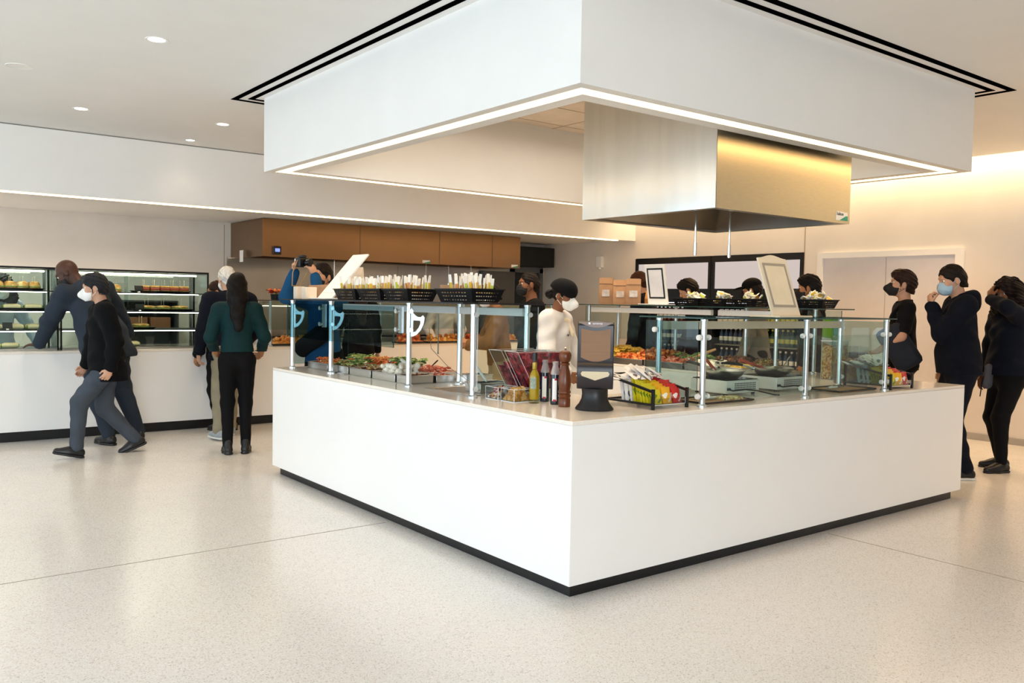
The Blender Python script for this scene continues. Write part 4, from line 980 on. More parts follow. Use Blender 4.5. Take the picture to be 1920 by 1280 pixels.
def case(label_, x0, x1):
    t = thing('display_case', label_, 'display case', (0, 0, .9)); y0, y1 = 6.75, 7.27; h = .855
    MB().box(x0, y0, h-.02, x1, y1, h).box(x0, y0, 0, x0+.016, y0+.016, h-.02).box(x1-.016, y0, 0, x1, y0+.016, h-.02).box(x0, y1-.02, 0, x0+.02, y1, h-.02).box(x1-.02, y1-.02, 0, x1, y1, h-.02).build('frame', frame_blk, t)
    MB().box(x0+.001, y0+.001, 0, x1-.001, y1-.001, .022).build('base_deck', brushed, t)
    MB().box(x0+.016, y0, .022, x1-.016, y0+.006, h-.02, 0, 1).build('front_pane', [pane, edge_glass], t)
    MB().box(x0+.003, y0+.016, .022, x0+.008, y1-.02, h-.02, 0, 1).build('side_pane', [pane, edge_glass], t)
    MB().box(x1-.008, y0+.016, .022, x1-.003, y1-.02, h-.02, 0, 1).build('side_pane', [pane, edge_glass], t)
    MB().box(x0+.02, y1-.012, .022, x1-.02, y1-.006, h-.02, 0, 1).box((x0+x1)/2-.02, y1-.014, .022, (x0+x1)/2+.02, y1, h-.02).build('rear_doors', [shelf_glass, steel_dark], t)
    for z in (.615, .412, .212):
        s = MB().box(x0+.02, y0+.05, z-.012, x1-.02, y1-.03, z).build('shelf', dark_tray, t)
        MB().box(x0+.03, y0+.052, z-.020, x1-.10, y0+.064, z-.0125).build('shelf_light', case_led, s)
    MB().box(x0+.03, y0+.06, h-.05, x1-.12, y0+.085, h-.035).build('top_light', case_led, t)
    b = MB()
    for x in (x0+.03, x1-.07):
        b.box(x, y1-.05, .022, x+.03, y1-.03, h-.02)
    b.build('shelf_posts', steel_dark, t)
case('glass pastry case at the far left of the back counter, partly out of the picture', -2.72, -1.10)
case('glass pastry case left of the white-haired man, full of sandwiches', -1.085, .44)
Z0 = .9
def plate(label_, x, y, z, w, d, name='serving_plate'):
    return tag(MB().add([(x-w/2+.02, y-d/2+.02, z), (x+w/2-.02, y-d/2+.02, z), (x+w/2-.02, y+d/2-.02, z), (x-w/2+.02, y+d/2-.02, z), (x-w/2, y-d/2, z+.022), (x+w/2, y-d/2, z+.022), (x+w/2, y+d/2, z+.022), (x-w/2, y+d/2, z+.022), (x-w/2+.022, y-d/2+.022, z+.004), (x+w/2-.022, y-d/2+.022, z+.004), (x+w/2-.022, y+d/2-.022, z+.004), (x-w/2+.022, y+d/2-.022, z+.004)],
        [(3, 2, 1, 0), (0, 1, 5, 4), (1, 2, 6, 5), (2, 3, 7, 6), (3, 0, 4, 7), (8, 9, 10, 11), (4, 5, 9, 8), (5, 6, 10, 9), (6, 7, 11, 10), (7, 4, 8, 11)]).build(name, black_plastic, None, smooth=20), label_, 'plate')
def sandwich(kind):
    t = thing('sandwich', 'x', 'sandwich')
    if kind == 'square':
        MB().box(-.045, -.04, 0, .045, .04, .022).box(-.045, -.04, .05, .045, .04, .072).build('bread', bread_w, t, bevel=.008)
        MB().box(-.047, -.042, .022, .047, .042, .05).build('filling', fill_r, t, bevel=.006)
    elif kind == 'flat':
        MB().sphere((0, 0, .012), (.085, .05, .012)).sphere((0, 0, .04), (.08, .048, .016)).build('bread', bread_w, t)
        MB().sphere((0, 0, .026), (.088, .055, .009), 18, 5).build('filling', fill_g, t)
    elif kind == 'bun':
        MB().lathe([(.048, 0), (.054, .01), (.055, .02), (.054, .024)], n=18).lathe([(.050, .038), (.050, .055), (.042, .075), (.02, .085), (.001, .087)], n=18).build('bread', bread_w, t)
        MB().lathe([(.056, .024), (.059, .030), (.056, .0375)], n=18).build('filling', fill_g, t)
    elif kind == 'wrap':
        MB().tube([(-.078, 0, .024), (-.05, 0, .028), (.05, 0, .028), (.078, 0, .024)], [.018, .029, .029, .018], n=14).build('bread', bread_p, t)
        MB().sphere((.075, 0, .025), (.012, .02, .02)).sphere((-.075, 0, .025), (.012, .02, .02)).build('filling', fill_g, t)
    if kind != 'wrap': MB().cyl((0, 0, .06), (0, 0, .13), .0016, n=6).sphere((0, 0, .132), .005, 6, 5).build('toothpick', pick, t)
    return t
SP = {k: sandwich(k) for k in ('square', 'flat', 'bun', 'wrap')}
def row(kind, lab, group, xs, ys, z, rz=(0, 0), seed=0):
    rnd = random.Random(seed)
    for y in ys:
        for x in xs: dup(SP[kind], (x+rnd.uniform(-.008, .008), y+rnd.uniform(-.01, .01), z), rnd.uniform(*rz), lab, group)
def fr(a, b, n): return [a+(b-a)*(i+.5)/n for i in range(n)]
s1, s2, s3, s0 = Z0+.615, Z0+.412, Z0+.212, Z0+.022
plate('black plate of square sandwiches on the top shelf of the right pastry case', -.02, 7.0, s1, .58, .32)
row('square', 'cut square sandwich on the top shelf of the right pastry case', 'sandwiches on the top right shelf', fr(-.26, .26, 5), (6.92, 7.03), s1+.006, (-.05, .05), 1)
plate('black plate of flat sandwiches on the second shelf of the right pastry case', .0, 7.0, s2, .60, .32)
row('flat', 'flat long sandwich on the second shelf of the right pastry case', 'sandwiches on the second right shelf', fr(-.27, .27, 3), (6.92, 7.04), s2+.006, (-.12, .12), 2)
plate('black plate of pastries on the third shelf of the right pastry case', -.42, 7.0, s3, .62, .32)
row('flat', 'browned pastry on the third shelf of the right pastry case', 'pastries on the third right shelf', fr(-.70, -.14, 3), (6.92, 7.04), s3+.006, (-.12, .12), 3)
row('wrap', 'pale roll lying on the bottom of the right pastry case', 'rolls on the bottom of the right case', fr(-.62, -.24, 2), (6.95,), s0, (-.2, .2), 4)
row('bun', 'sandwich at the left end of the top shelf, behind the walking man', 'buns on the top right shelf', (-.62, -.50), (6.98,), s1, (0, 1), 5)
plate('black plate of round buns on the top shelf of the left pastry case', -1.52, 7.0, s1, .62, .32)
row('bun', 'round golden bun on the top shelf of the left pastry case', 'buns on the top left shelf', fr(-1.78, -1.24, 5), (6.93, 7.05), s1+.006, (0, 3), 6)
plate('black plate of wraps on the second shelf of the left pastry case', -1.50, 7.0, s2, .62, .32)
row('wrap', 'pale wrap on the second shelf of the left pastry case', 'wraps on the second left shelf', fr(-1.78, -1.2, 3), (6.92, 7.03), s2+.006, (-.15, .15), 7)
row('wrap', 'pale wrap on the third shelf of the left pastry case', 'wraps on the third left shelf', fr(-1.74, -1.2, 3), (6.95, 7.04), s3, (-.2, .2), 8)
row('wrap', 'pale roll on the bottom of the left pastry case', 'rolls on the bottom of the left case', fr(-1.75, -1.45, 2), (6.93,), s0, (-.3, .3), 9)
for k in SP.values():
    for c in list(k.children): bpy.data.objects.remove(c)
    bpy.data.objects.remove(k)
def pcard(label_, x, y, z):
    t = thing('price_card', label_, 'price card', (x, y, z))
    MB().add([(-.045, 0, .012), (.045, 0, .012), (.045, .02, .075), (-.045, .02, .075), (-.045, .003, .012), (.045, .003, .012), (.045, .023, .075), (-.045, .023, .075)], [(0, 1, 2, 3), (7, 6, 5, 4), (0, 4, 5, 1), (2, 6, 7, 3), (0, 3, 7, 4), (1, 5, 6, 2)]).build('card', black_plastic, t)
    MB().cyl((0, .01, 0), (0, .01, .012), .02, .012, n=14).build('foot', chrome, t)
pcard('black price card left of the square sandwiches', -.29, 6.84, s1)
pcard('black price card left of the flat sandwiches', -.28, 6.84, s2)
pcard('black price card standing before the wraps on the third shelf of the left case', -1.55, 6.83, s3)
pcard('black price card at the left end of the wraps on the second left shelf', -1.9, 6.83, s2)
tag(MB().box(-.52, 7.0, s1, -.38, 7.08, s1+.10).build('sandwich_box', acrylic), 'clear empty box on the top shelf of the right pastry case', 'box')
# shelf with brown boxes behind the right case
t = thing('storage_shelf', 'dark shelf with brown boxes seen through the right pastry case', 'shelf', (0, 0, 0))
MB().box(-.35, 8.55, 1.02, .62, 8.95, 1.045).box(-.35, 8.55, 1.40, .62, 8.95, 1.42).box(-.35, 8.92, .0, .62, 8.95, 1.42).box(-.37, 8.55, 0, -.35, 8.95, 1.42).box(.62, 8.55, 0, .64, 8.95, 1.42).build('shelf_unit', dark_grey, t)
bx = pm('brown_box', '#7a4f34', .7, var=.1)
for i in range(3): tag(MB().box(-.28+i*.29, 8.6, 1.046, -.03+i*.29, 8.88, 1.20).build('cardboard_box', bx, None, bevel=.004), 'brown cardboard box on the shelf behind the right pastry case', 'box', 'brown boxes behind the pastry case')

# ------------------------------------------------------------------ kitchen: hood, backsplash, cook line
kh = pm('kitchen_hood_steel', '#8e7156', .34, 1., var=.03, scale=3)  # brown base colour imitates warm reflections on plain steel
t = thing('kitchen_hood', 'long steel exhaust hood, warm reflection in its colour, over the kitchen at the back', 'exhaust hood')
MB().box(1.56, 8.0, 2.035, 5.92, 8.02, 2.54).box(1.56, 8.02, 2.035, 1.58, YW, 2.54).box(5.90, 8.02, 2.035, 5.92, YW, 2.54).build('hood_skin', kh, t)
MB().box(1.58, 8.02, 2.06, 5.90, 8.10, 2.08).add([(1.58, 8.1, 2.07), (5.9, 8.1, 2.07), (5.9, 8.9, 2.42), (1.58, 8.9, 2.42)], [(0, 1, 2, 3)]).box(1.58, 8.9, 2.05, 5.9, YW, 2.42).build('filters', pm('filter_dark', '#6a5748', .35, 1.), t)
for x in (3.0, 4.35, 5.35): MB().box(x, 7.996, 2.035, x+.006, 8.0, 2.54).build('panel_seam', pm('seam_brown', '#6b563f', .5, .6), t)
b = MB()
for x in (2.6, 3.55, 4.7): b.lathe([(.05, 2.20), (.07, 2.19), (.07, 2.23)], (x, 8.35, 0), 18).cyl((x, 8.35, 2.192), (x, 8.35, 2.2), .05, n=18)
b.build('hood_lamp', emit('hood_lamp', '#ffdca0', 5), t)
c = MB().box(1.70, 7.965, 2.065, 1.81, 8.0, 2.175).build('controller', black_plastic, t, bevel=.006)
MB().box(1.722, 7.962, 2.10, 1.788, 7.966, 2.145).build('screen', emit('blue_screen', '#8fa4ff', 1.0), c)
for x in (4.05, 5.74):
    bd = MB().box(x, 7.994, 2.045, x+.13, 8.0, 2.09).build('maker_badge', white_plastic, t)
    MB().prism([(0, 0), (.13, 0), (.13, .03)], 0, .001, fn=lambda u, z, d, x=x: (x+u, 7.9935-d, 2.045+z)).build('badge_swoosh', pm('badge_teal', '#2f9c84', .4), bd)
tg = MB().box(1.50, 8.55, 1.97, 1.503, 8.68, 2.13).build('hanging_tag', paper_white); tag(tg, 'white tag hanging on the left side of the kitchen hood', 'tag')
for i, x in enumerate((2.15, 2.75, 4.30, 4.72, 5.15)):
    tag(MB().cyl((x, 8.3, 1.75), (x, 8.3, 2.3), .007, n=8).cyl((x, 8.3, 1.72), (x, 8.3, 1.76), .014, n=10).build('hanging_rod', chrome), 'thin steel rod hanging from the kitchen hood', 'rod', 'rods below the kitchen hood')
bs = MB()
for i, (x0, x1) in enumerate(((1.50, 2.9), (2.905, 4.3), (4.305, 5.92))): bs.box(x0, YW-.03, .9, x1, YW-.004, 2.05)
tag(bs.build('steel_backsplash', pm('backsplash_steel', '#b9b6b0', .28, 1., var=.12, scale=1.2, bump=.12, bscale=1.5)), 'stainless steel backsplash behind the kitchen cook line', 'backsplash')
t = thing('cook_line', 'low steel cooking range under the kitchen hood', 'cooking range', (0, 0, 0))
MB().box(1.6, 8.25, 0, 5.88, YW-.035, .92).build('range_body', brushed, t, bevel=.004)
b = MB()
for i in range(6): b.box(1.7+i*.7, 8.245, .35, 2.3+i*.7, 8.25, .82)
b.build('range_doors', steel_dark, t)
b = MB()
for i in range(5): b.box(1.75+i*.82, 8.35, .92, 2.4+i*.82, 9.0, .95)
b.build('cook_tops', black_plastic, t)
tag(MB().box(5.95, YW-.14, 0, 6.62, YW-.004, 2.02).build('tall_panel', pm('charcoal_panel', '#5f5d5b', .45, .3)), 'tall charcoal panel at the right end of the kitchen', 'panel')
dr = MB().box(6.70, YW-.012, 0, 7.28, YW+.005, 2.02).build('door_2', pm('dark_opening', '#1c2022', .5)); struct(dr, 'dark kitchen doorway at the far right corner', 'door')
MB().box(6.63, YW-.06, 0, 6.70, YW, 2.10).box(7.28, YW-.06, 0, 7.36, YW, 2.10).box(6.63, YW-.06, 2.02, 7.36, YW, 2.12).build('door_frame', pm('frame_grey', '#6d7175', .4, .4), dr)
MB().box(6.74, YW-.02, .3, 7.24, YW-.013, 1.9).build('door_leaf', pm('door_glass_dark', '#232a2d', .2), dr)
tag(MB().box(6.55, YW-.35, 2.12, 7.38, YW-.002, 2.47).build('shutter_box', pm('soft_black', '#16181a', .6), None, bevel=.01), 'black box over the dark kitchen doorway', 'shutter box')
t = thing('wall_device', 'small white box on the right wall near the bulkhead end', 'wall box', (XB, 7.66, 2.10))
MB().box(-.06, -.07, 0, 0, .07, .19).build('housing', white_plastic, t, bevel=.01); MB().cyl((-.03, 0, -.03), (-.03, 0, 0), .03, n=14).build('sensor', white_plastic, t)

# the kitchen's own glass guard and food trays on the back counter
t = thing('sneeze_guard', 'long glass food guard standing on the kitchen part of the back counter', 'sneeze guard')
for x in (1.03, 1.19, 2.68, 4.0, 5.6):
    MB().lathe([(.028, 0), (.028, .008), (.018, .014), (.018, .545)], (x, 6.80, .9), n=14).build('post', alu, t)
MB().box(.90, 6.72, 1.447, 5.9, 7.22, 1.456, 0, 1).build('top_shelf', [glass('smoked_shelf_glass', '#5d6668'), black_plastic], t)
MB().box(1.05, 6.775, 1.10, 5.6, 6.781, 1.44, 0, 1).build('front_pane', [pane, edge_glass], t)
MB().box(1.22, 7.10, 1.385, 5.85, 7.14, 1.435).build('light_bar', pm('beige_bar', '#cdbfa6', .5), t)
MB().box(1.22, 7.095, 1.378, 5.85, 7.13, 1.384).build('bar_light', led_soft, t)
def btray(label_, x0, x1, food_lab, mat, seed, y0=6.86, y1=7.08):
    tag(MB().ring((x0, y0, x1, y1), (x0+.008, y0+.008, x1-.008, y1-.008), .90, .925).box(x0+.008, y0+.008, .90, x1-.008, y1-.008, .905).build('food_tray', dark_tray), label_, 'tray')
    food('bread_pieces', food_lab, 'bread', mat, x0+.015, y0+.015, x1-.015, y1-.015, z=.918, h=.055, seed=seed, n=26, s=.055, bk='ball')
orb = multi('golden_bread', ['#e0a04a', '#d98a35', '#f0c677', '#c46f2a'], 30, .6, .2); rdb = multi('pepper_flatbread', ['#c4602e', '#d98045', '#a8442a', '#e3a766'], 34, .6, .2)
btray('dark tray of golden bread on the kitchen counter, left of the white post', 3.02, 3.42, 'golden bread pieces left on the kitchen counter', 'rdb', 51)
btray('dark tray of golden bread in the middle of the kitchen counter', 3.46, 4.05, 'golden bread pieces in the middle of the kitchen counter', 'orb', 52)
btray('dark tray of golden bread, second from the right on the kitchen counter', 4.08, 4.42, 'reddish bread pieces on the kitchen counter', 'rdb', 53)
btray('dark tray of golden bread nearest the man in black', 4.52, 5.05, 'golden bread pieces nearest the man in black', 'orb', 54)
btray('dark tray at the left end of the kitchen counter', 1.25, 1.9, 'toasted bread at the left end of the kitchen counter', 'orb', 55)
t = thing('squeeze_bottle', 'clear squeeze bottle on the kitchen counter', 'bottle', (2.42, 6.90, .90))
MB().lathe([(.03, 0), (.034, .01), (.034, .14), (.02, .17), (.012, .18)], n=18).build('bottle_body', pm('squeeze_clear', '#cfd8d6', .3, trans=.4), t); MB().lathe([(.02, .18), (.006, .215), (.003, .23)], n=14).build('nozzle', white_plastic, t)
t = thing('prep_rack', 'small steel rack with a wooden top on the kitchen counter', 'rack', (0, 0, .9))
MB().box(1.95, 6.92, .10, 2.35, 7.1, .115).build('rack_top', bw, t); b = MB()
for x in (1.97, 2.33):
    for y in (6.94, 7.08): b.cyl((x, y, 0), (x, y, .10), .008, n=10)
b.build('rack_legs', chrome, t)
t = thing('flower_pot', 'small pot of red and orange flowers on top of the kitchen guard', 'flowers', (1.30, 6.92, 1.457))
MB().lathe([(.05, 0), (.06, .07), (.055, .07), (.045, .005)], n=16).build('pot', black_plastic, t)
bb = bits(MB(), random.Random(9), -.07, -.05, .10, .06, .08, 30, .04, 'leaf'); bb.build('petals', multi('petal_mix', ['#d8472a', '#ef8a4a', '#b02a22', '#f4b27a'], 30), t, smooth=0)
MB().tube([(0, 0, .02), (.01, 0, .09)], .01, n=6).tube([(0, 0, .02), (.04, .01, .1)], .006, n=6).build('stems', green, t)

# ------------------------------------------------------------------ drinks coolers set into the right wall
dark_in = pm('cooler_inside', '#16171a', .5); band = pm('cooler_black', '#0b0c0e', .3)
def cooler(label_, y0, y1, seed):
    t = thing('drinks_cooler', label_, 'drinks cooler', (0, 0, 0)); x0, x1 = XB-.012, XB+.62
    MB().box(x0, y0, .0, x1, y0+.05, 2.22).box(x0, y1-.05, 0, x1, y1, 2.22).box(x0, y0+.05, 2.13, x1, y1-.05, 2.22).box(x0, y0+.05, 1.53, x0+.10, y1-.05, 1.735).box(x0, y0+.05, 0, x1, y1-.05, .34).build('cabinet', band, t)
    MB().box(x1-.02, y0+.05, .34, x1, y1-.05, 2.13).box(x0+.10, y0+.05, 1.53, x1-.02, y1-.05, 1.55).build('inner_back', dark_in, t)
    MB().box(x0+.03, y0+.05, 1.735, x0+.045, y1-.05, 2.13).build('light_panel', emit('header_panel', '#e6d6cf', .62), t)
    for z in (.62, .92, 1.22): MB().box(x0+.06, y0+.05, z-.02, x1-.02, y1-.05, z).build('shelf', steel_dark, t)
    MB().box(x0+.06, y0+.06, 1.515, x0+.08, y1-.06, 1.525).build('top_light', emit('cooler_led', '#e8f0ff', 3.0), t)
cooler('black drinks cooler with a white header panel, nearer the kitchen', 5.275, 6.835, 1)
cooler('black drinks cooler with a white header panel, nearer the grey door', 3.70, 5.265, 2)
def drink(kind, col, cap, name):
    t = thing(name, 'x', 'drink')
    if kind == 'carton':
        MB().box(-.04, -.04, 0, .04, .04, .17).add([(-.04, -.04, .17), (.04, -.04, .17), (.04, .04, .17), (-.04, .04, .17), (-.04, 0, .215), (.04, 0, .215)], [(0, 1, 5, 4), (2, 3, 4, 5), (1, 2, 5), (3, 0, 4)]).build('pack', col, t)
        MB().box(-.0415, -.028, .09, -.0401, .028, .15).build('print', pm('pack_print', '#7d6a58', .5, var=.3, scale=60), t)
    else:
        MB().lathe([(.03, 0), (.034, .006), (.034, .13), (.030, .155), (.014, .19), (.013, .215)], n=14).build('bottle_body', col, t)
        MB().lathe([(.016, .2155), (.016, .24), (.014, .242)], n=12).build('cap', cap, t)
        MB().lathe([(.0348, .05), (.0348, .11)], n=14).build('bottle_label', paper_white if kind == 'pale' else cap, t)
    return t
capw = pm('cap_white', '#e6e9ea', .4); capy = pm('cap_yellow', '#c9c24a', .4)
D = {'carton': drink('carton', pm('carton_white', '#efe6da', .5), None, 'milk_carton'), 'blue': drink('b', pm('water_blue', '#2e4f7a', .12, trans=.3), capw, 'drink_bottle'), 'green': drink('b', pm('bottle_green', '#24492f', .12, trans=.2), capy, 'drink_bottle'), 'red': drink('pale', pm('bottle_red', '#5c1f1c', .2), capw, 'drink_bottle')}
def drow(kind, y0, y1, n, z, lab, grp):
    for y in fr(y0, y1, n): dup(D[kind], (XB+.12, y, z), 0, lab, grp)
drow('red', 5.35, 6.75, 16, 1.2205, 'red-brown bottle on the top shelf of the cooler nearer the kitchen', 'top bottles of the kitchen-side cooler')
drow('blue', 5.35, 6.75, 16, .9205, 'blue bottle on the middle shelf of the cooler nearer the kitchen', 'middle bottles of the kitchen-side cooler')
drow('blue', 5.35, 6.75, 16, .6205, 'blue bottle on the lowest shelf of the cooler nearer the kitchen', 'lowest bottles of the kitchen-side cooler')
drow('carton', 4.52, 5.20, 7, 1.2205, 'white milk carton in the row on the top shelf of the cooler nearer the door', 'milk cartons')
drow('green', 3.78, 4.45, 8, 1.2205, 'green bottle with a yellow cap on the top shelf of the cooler nearer the door', 'top green bottles')
drow('green', 3.78, 4.45, 8, .9205, 'green bottle on the middle shelf of the cooler nearer the door', 'middle green bottles')
drow('blue', 4.5, 5.18, 8, .9205, 'blue bottle on the middle shelf of the cooler nearer the door', 'middle blue bottles by the door')
drow('blue', 3.78, 5.18, 15, .6205, 'blue bottle on the lowest shelf of the cooler nearer the door', 'lowest bottles of the door-side cooler')
for k in D.values():
    for c in list(k.children): bpy.data.objects.remove(c)
    bpy.data.objects.remove(k)
# ------------------------------------------------------------------ people: each body is one smooth surface grown from a posed skeleton
V = lambda *a: np.array(a, float)
def smin(a, b, k):
    h = np.maximum(k-np.abs(a-b), 0)/k
    return np.minimum(a, b)-h*h*k*.25
class Field:
    """signed distance field built from tapered limbs and ellipsoids, turned into one mesh"""
    def __init__(s): s.p = []; s.c = []; s.amp = 0; s.freq = 1
    def limb(s, a, b, ra, rb, k=.03, fl=None, f=1.):
        s.p.append(('L', V(*a), V(*b), ra, rb, k, None if fl is None else V(*fl)/np.linalg.norm(fl), f)); return s
    def ball(s, c, r, k=.02, R=None):
        s.p.append(('E', V(*c), V(*r), k, R)); return s
    def cut(s, c, r, k=.01, R=None): s.c.append(('E', V(*c), V(*r), k, R)); return s
    def plane(s, pt, n): s.c.append(('P', V(*pt), V(*n)/np.linalg.norm(n))); return s
    @staticmethod
    def ell(P, c, r, R):
        d = P-c
        if R is not None: d = d @ R
        k0 = np.sqrt(((d/r)**2).sum(-1)); k1 = np.sqrt(((d/(r*r))**2).sum(-1))+1e-9
        return k0*(k0-1)/k1
    def mesh(s, h, infl=0.):
        lo = np.full(3, 1e9); hi = -lo; bb = []
        for q in s.p:
            if q[0] == 'L': m = max(q[3], q[4])+infl; a = np.minimum(q[1], q[2])-m; b = np.maximum(q[1], q[2])+m
            else: m = q[2].max()+infl; a = q[1]-m; b = q[1]+m
            bb.append((a, b)); lo = np.minimum(lo, a); hi = np.maximum(hi, b)
        lo -= 3*h; hi += 3*h; n = np.ceil((hi-lo)/h).astype(int)+1
        D = np.full(n, 9., np.float32)
        ax = [lo[i]+h*np.arange(n[i]) for i in range(3)]
        def sub(a, b, pad):
            i0 = np.maximum(np.floor((a-pad-lo)/h).astype(int), 0); i1 = np.minimum(np.ceil((b+pad-lo)/h).astype(int)+1, n)
            sl = tuple(slice(i0[i], i1[i]) for i in range(3))
            P = np.stack(np.meshgrid(*[ax[i][sl[i]] for i in range(3)], indexing='ij'), -1)
            return sl, P
        for q, (a, b) in zip(s.p, bb):
            k = q[5] if q[0] == 'L' else q[3]
            sl, P = sub(a, b, k+2.5*h)
            if q[0] == 'L':
                ba = q[2]-q[1]; pa = P-q[1]
                t = np.clip((pa @ ba)/(ba @ ba+1e-12), 0, 1); d = pa-t[..., None]*ba
                if q[6] is not None: d = d+(d @ q[6])[..., None]*q[6]*(q[7]-1)
                f = np.sqrt((d*d).sum(-1))-(q[3]+(q[4]-q[3])*t)-infl
                if q[6] is not None and q[7] > 1: f = f/ (1+.35*(q[7]-1))
            else: f = s.ell(P, q[1], q[2]+infl, q[4])
            D[sl] = smin(D[sl], f.astype(np.float32), k)
        if s.amp:
            X, Y, Z = np.meshgrid(*ax, indexing='ij', sparse=True); F = s.freq
            D += (s.amp*(np.sin(F*(1.0*X+.6*Z)+1.3*np.sin(F*.55*Z+1.1))*np.sin(F*(.9*Z-.5*Y)+1.7*np.sin(F*.4*X))+.6*np.sin(F*(1.7*Z+.9*X-.8*Y)))).astype(np.float32)
        for q in s.c:
            if q[0] == 'P':
                X, Y, Z = np.meshgrid(*ax, indexing='ij', sparse=True)
                D = np.maximum(D, ((X-q[1][0])*q[2][0]+(Y-q[1][1])*q[2][1]+(Z-q[1][2])*q[2][2]).astype(np.float32))
            else:
                m = q[2].max(); sl, P = sub(q[1]-m, q[1]+m, q[3]+2*h)
                D[sl] = -smin(-D[sl], s.ell(P, q[1], q[2], q[4]).astype(np.float32), q[3])
        return nets(D, lo, h)
def nets(D, lo, h):
    """surface nets: one vertex per crossed cell, one quad per crossed grid edge"""
    ins = D < 0
    c = np.zeros(tuple(np.array(D.shape)-1), np.int8)
    for dx in (0, 1):
        for dy in (0, 1):
            for dz in (0, 1): c += ins[dx:D.shape[0]-1+dx, dy:D.shape[1]-1+dy, dz:D.shape[2]-1+dz]
    cells = np.argwhere((c > 0) & (c < 8)); idx = np.full(c.shape, -1, np.int32); idx[tuple(cells.T)] = np.arange(len(cells))
    acc = np.zeros((len(cells), 3)); cnt = np.zeros(len(cells))
    corners = [V(dx, dy, dz).astype(int) for dx in (0, 1) for dy in (0, 1) for dz in (0, 1)]
    val = [D[tuple((cells+o).T)] for o in corners]
    for i in range(8):
        for j in range(i+1, 8):
            if np.abs(corners[i]-corners[j]).sum() != 1: continue
            a, b = val[i], val[j]; m = (a < 0) != (b < 0)
            t = np.where(m, a/(a-b+1e-12), 0)
            acc += np.where(m[:, None], corners[i]+t[:, None]*(corners[j]-corners[i]), 0); cnt += m
    verts = lo+h*(cells+acc/cnt[:, None])
    quads = []
    for ax in range(3):
        o = [0, 0, 0]; o[ax] = 1; sa = [slice(None)]*3; sb = [slice(None)]*3; sa[ax] = slice(0, -1); sb[ax] = slice(1, None)
        A_, B_ = ins[tuple(sa)], ins[tuple(sb)]; e = np.argwhere(A_ != B_)
        if not len(e): continue
        u, w = [i for i in range(3) if i != ax]
        e = e[(e[:, u] > 0) & (e[:, w] > 0) & (e[:, u] < D.shape[u]-1) & (e[:, w] < D.shape[w]-1)]
        fl = A_[tuple(e.T)]
        du = np.zeros(3, int); du[u] = 1; dw = np.zeros(3, int); dw[w] = 1
        g = lambda q: idx[tuple(q.T)]
        Q = np.stack([g(e-du-dw), g(e-dw), g(e), g(e-du)], 1)
        if ax == 1: Q = Q[:, ::-1]
        Q = np.where(fl[:, None], Q, Q[:, ::-1]); quads.append(Q)
    return verts, np.concatenate(quads) if quads else np.zeros((0, 4), int)
def put(name, vq, mat, parent, smooth=True):
    v, q = vq; me = bpy.data.meshes.new(name)
    me.vertices.add(len(v)); me.vertices.foreach_set('co', v.astype(np.float32).ravel())
    me.loops.add(len(q)*4); me.loops.foreach_set('vertex_index', q.astype(np.int32).ravel())
    me.polygons.add(len(q)); me.polygons.foreach_set('loop_start', np.arange(len(q), dtype=np.int32)*4)
    me.update(calc_edges=True); me.validate(); me.materials.append(mat); me.shade_smooth()
    o = bpy.data.objects.new(name, me); COL.objects.link(o); o.parent = parent
    return o
def rot(ax, deg):
    return np.array(Matrix.Rotation(math.radians(deg), 3, ax))
def ik(a, t, l1, l2, pole):
    a, t, pole = V(*a), V(*t), V(*pole); d = t-a; L = np.linalg.norm(d); L2 = min(L, (l1+l2)*.999); u = d/L
    x = (l1*l1-l2*l2+L2*L2)/(2*L2); y = math.sqrt(max(l1*l1-x*x, 0))
    w = pole-(pole@u)*u; w /= np.linalg.norm(w)+1e-9
    return a+x*u+y*w, a+L2*u
SK = {'light': '#c99a7e', 'tan': '#a8754f', 'brown': '#85563a', 'dark': '#4a2e22'}
def skin(k): return pm('skin_'+k, SK[k], .48, var=.05, scale=14, spec=.35)
def cloth(name, c, rough=.85, bump=.12): return pm('cloth_'+name, c, rough, var=.10, scale=7, bump=bump, bscale=260, sheen=.0, spec=.2)
white_mask = pm('mask_white', '#f2f1ee', .7, var=.02); blue_mask = pm('mask_blue', '#a9c8de', .7, var=.03); black_mask = pm('mask_black', '#131316', .7)

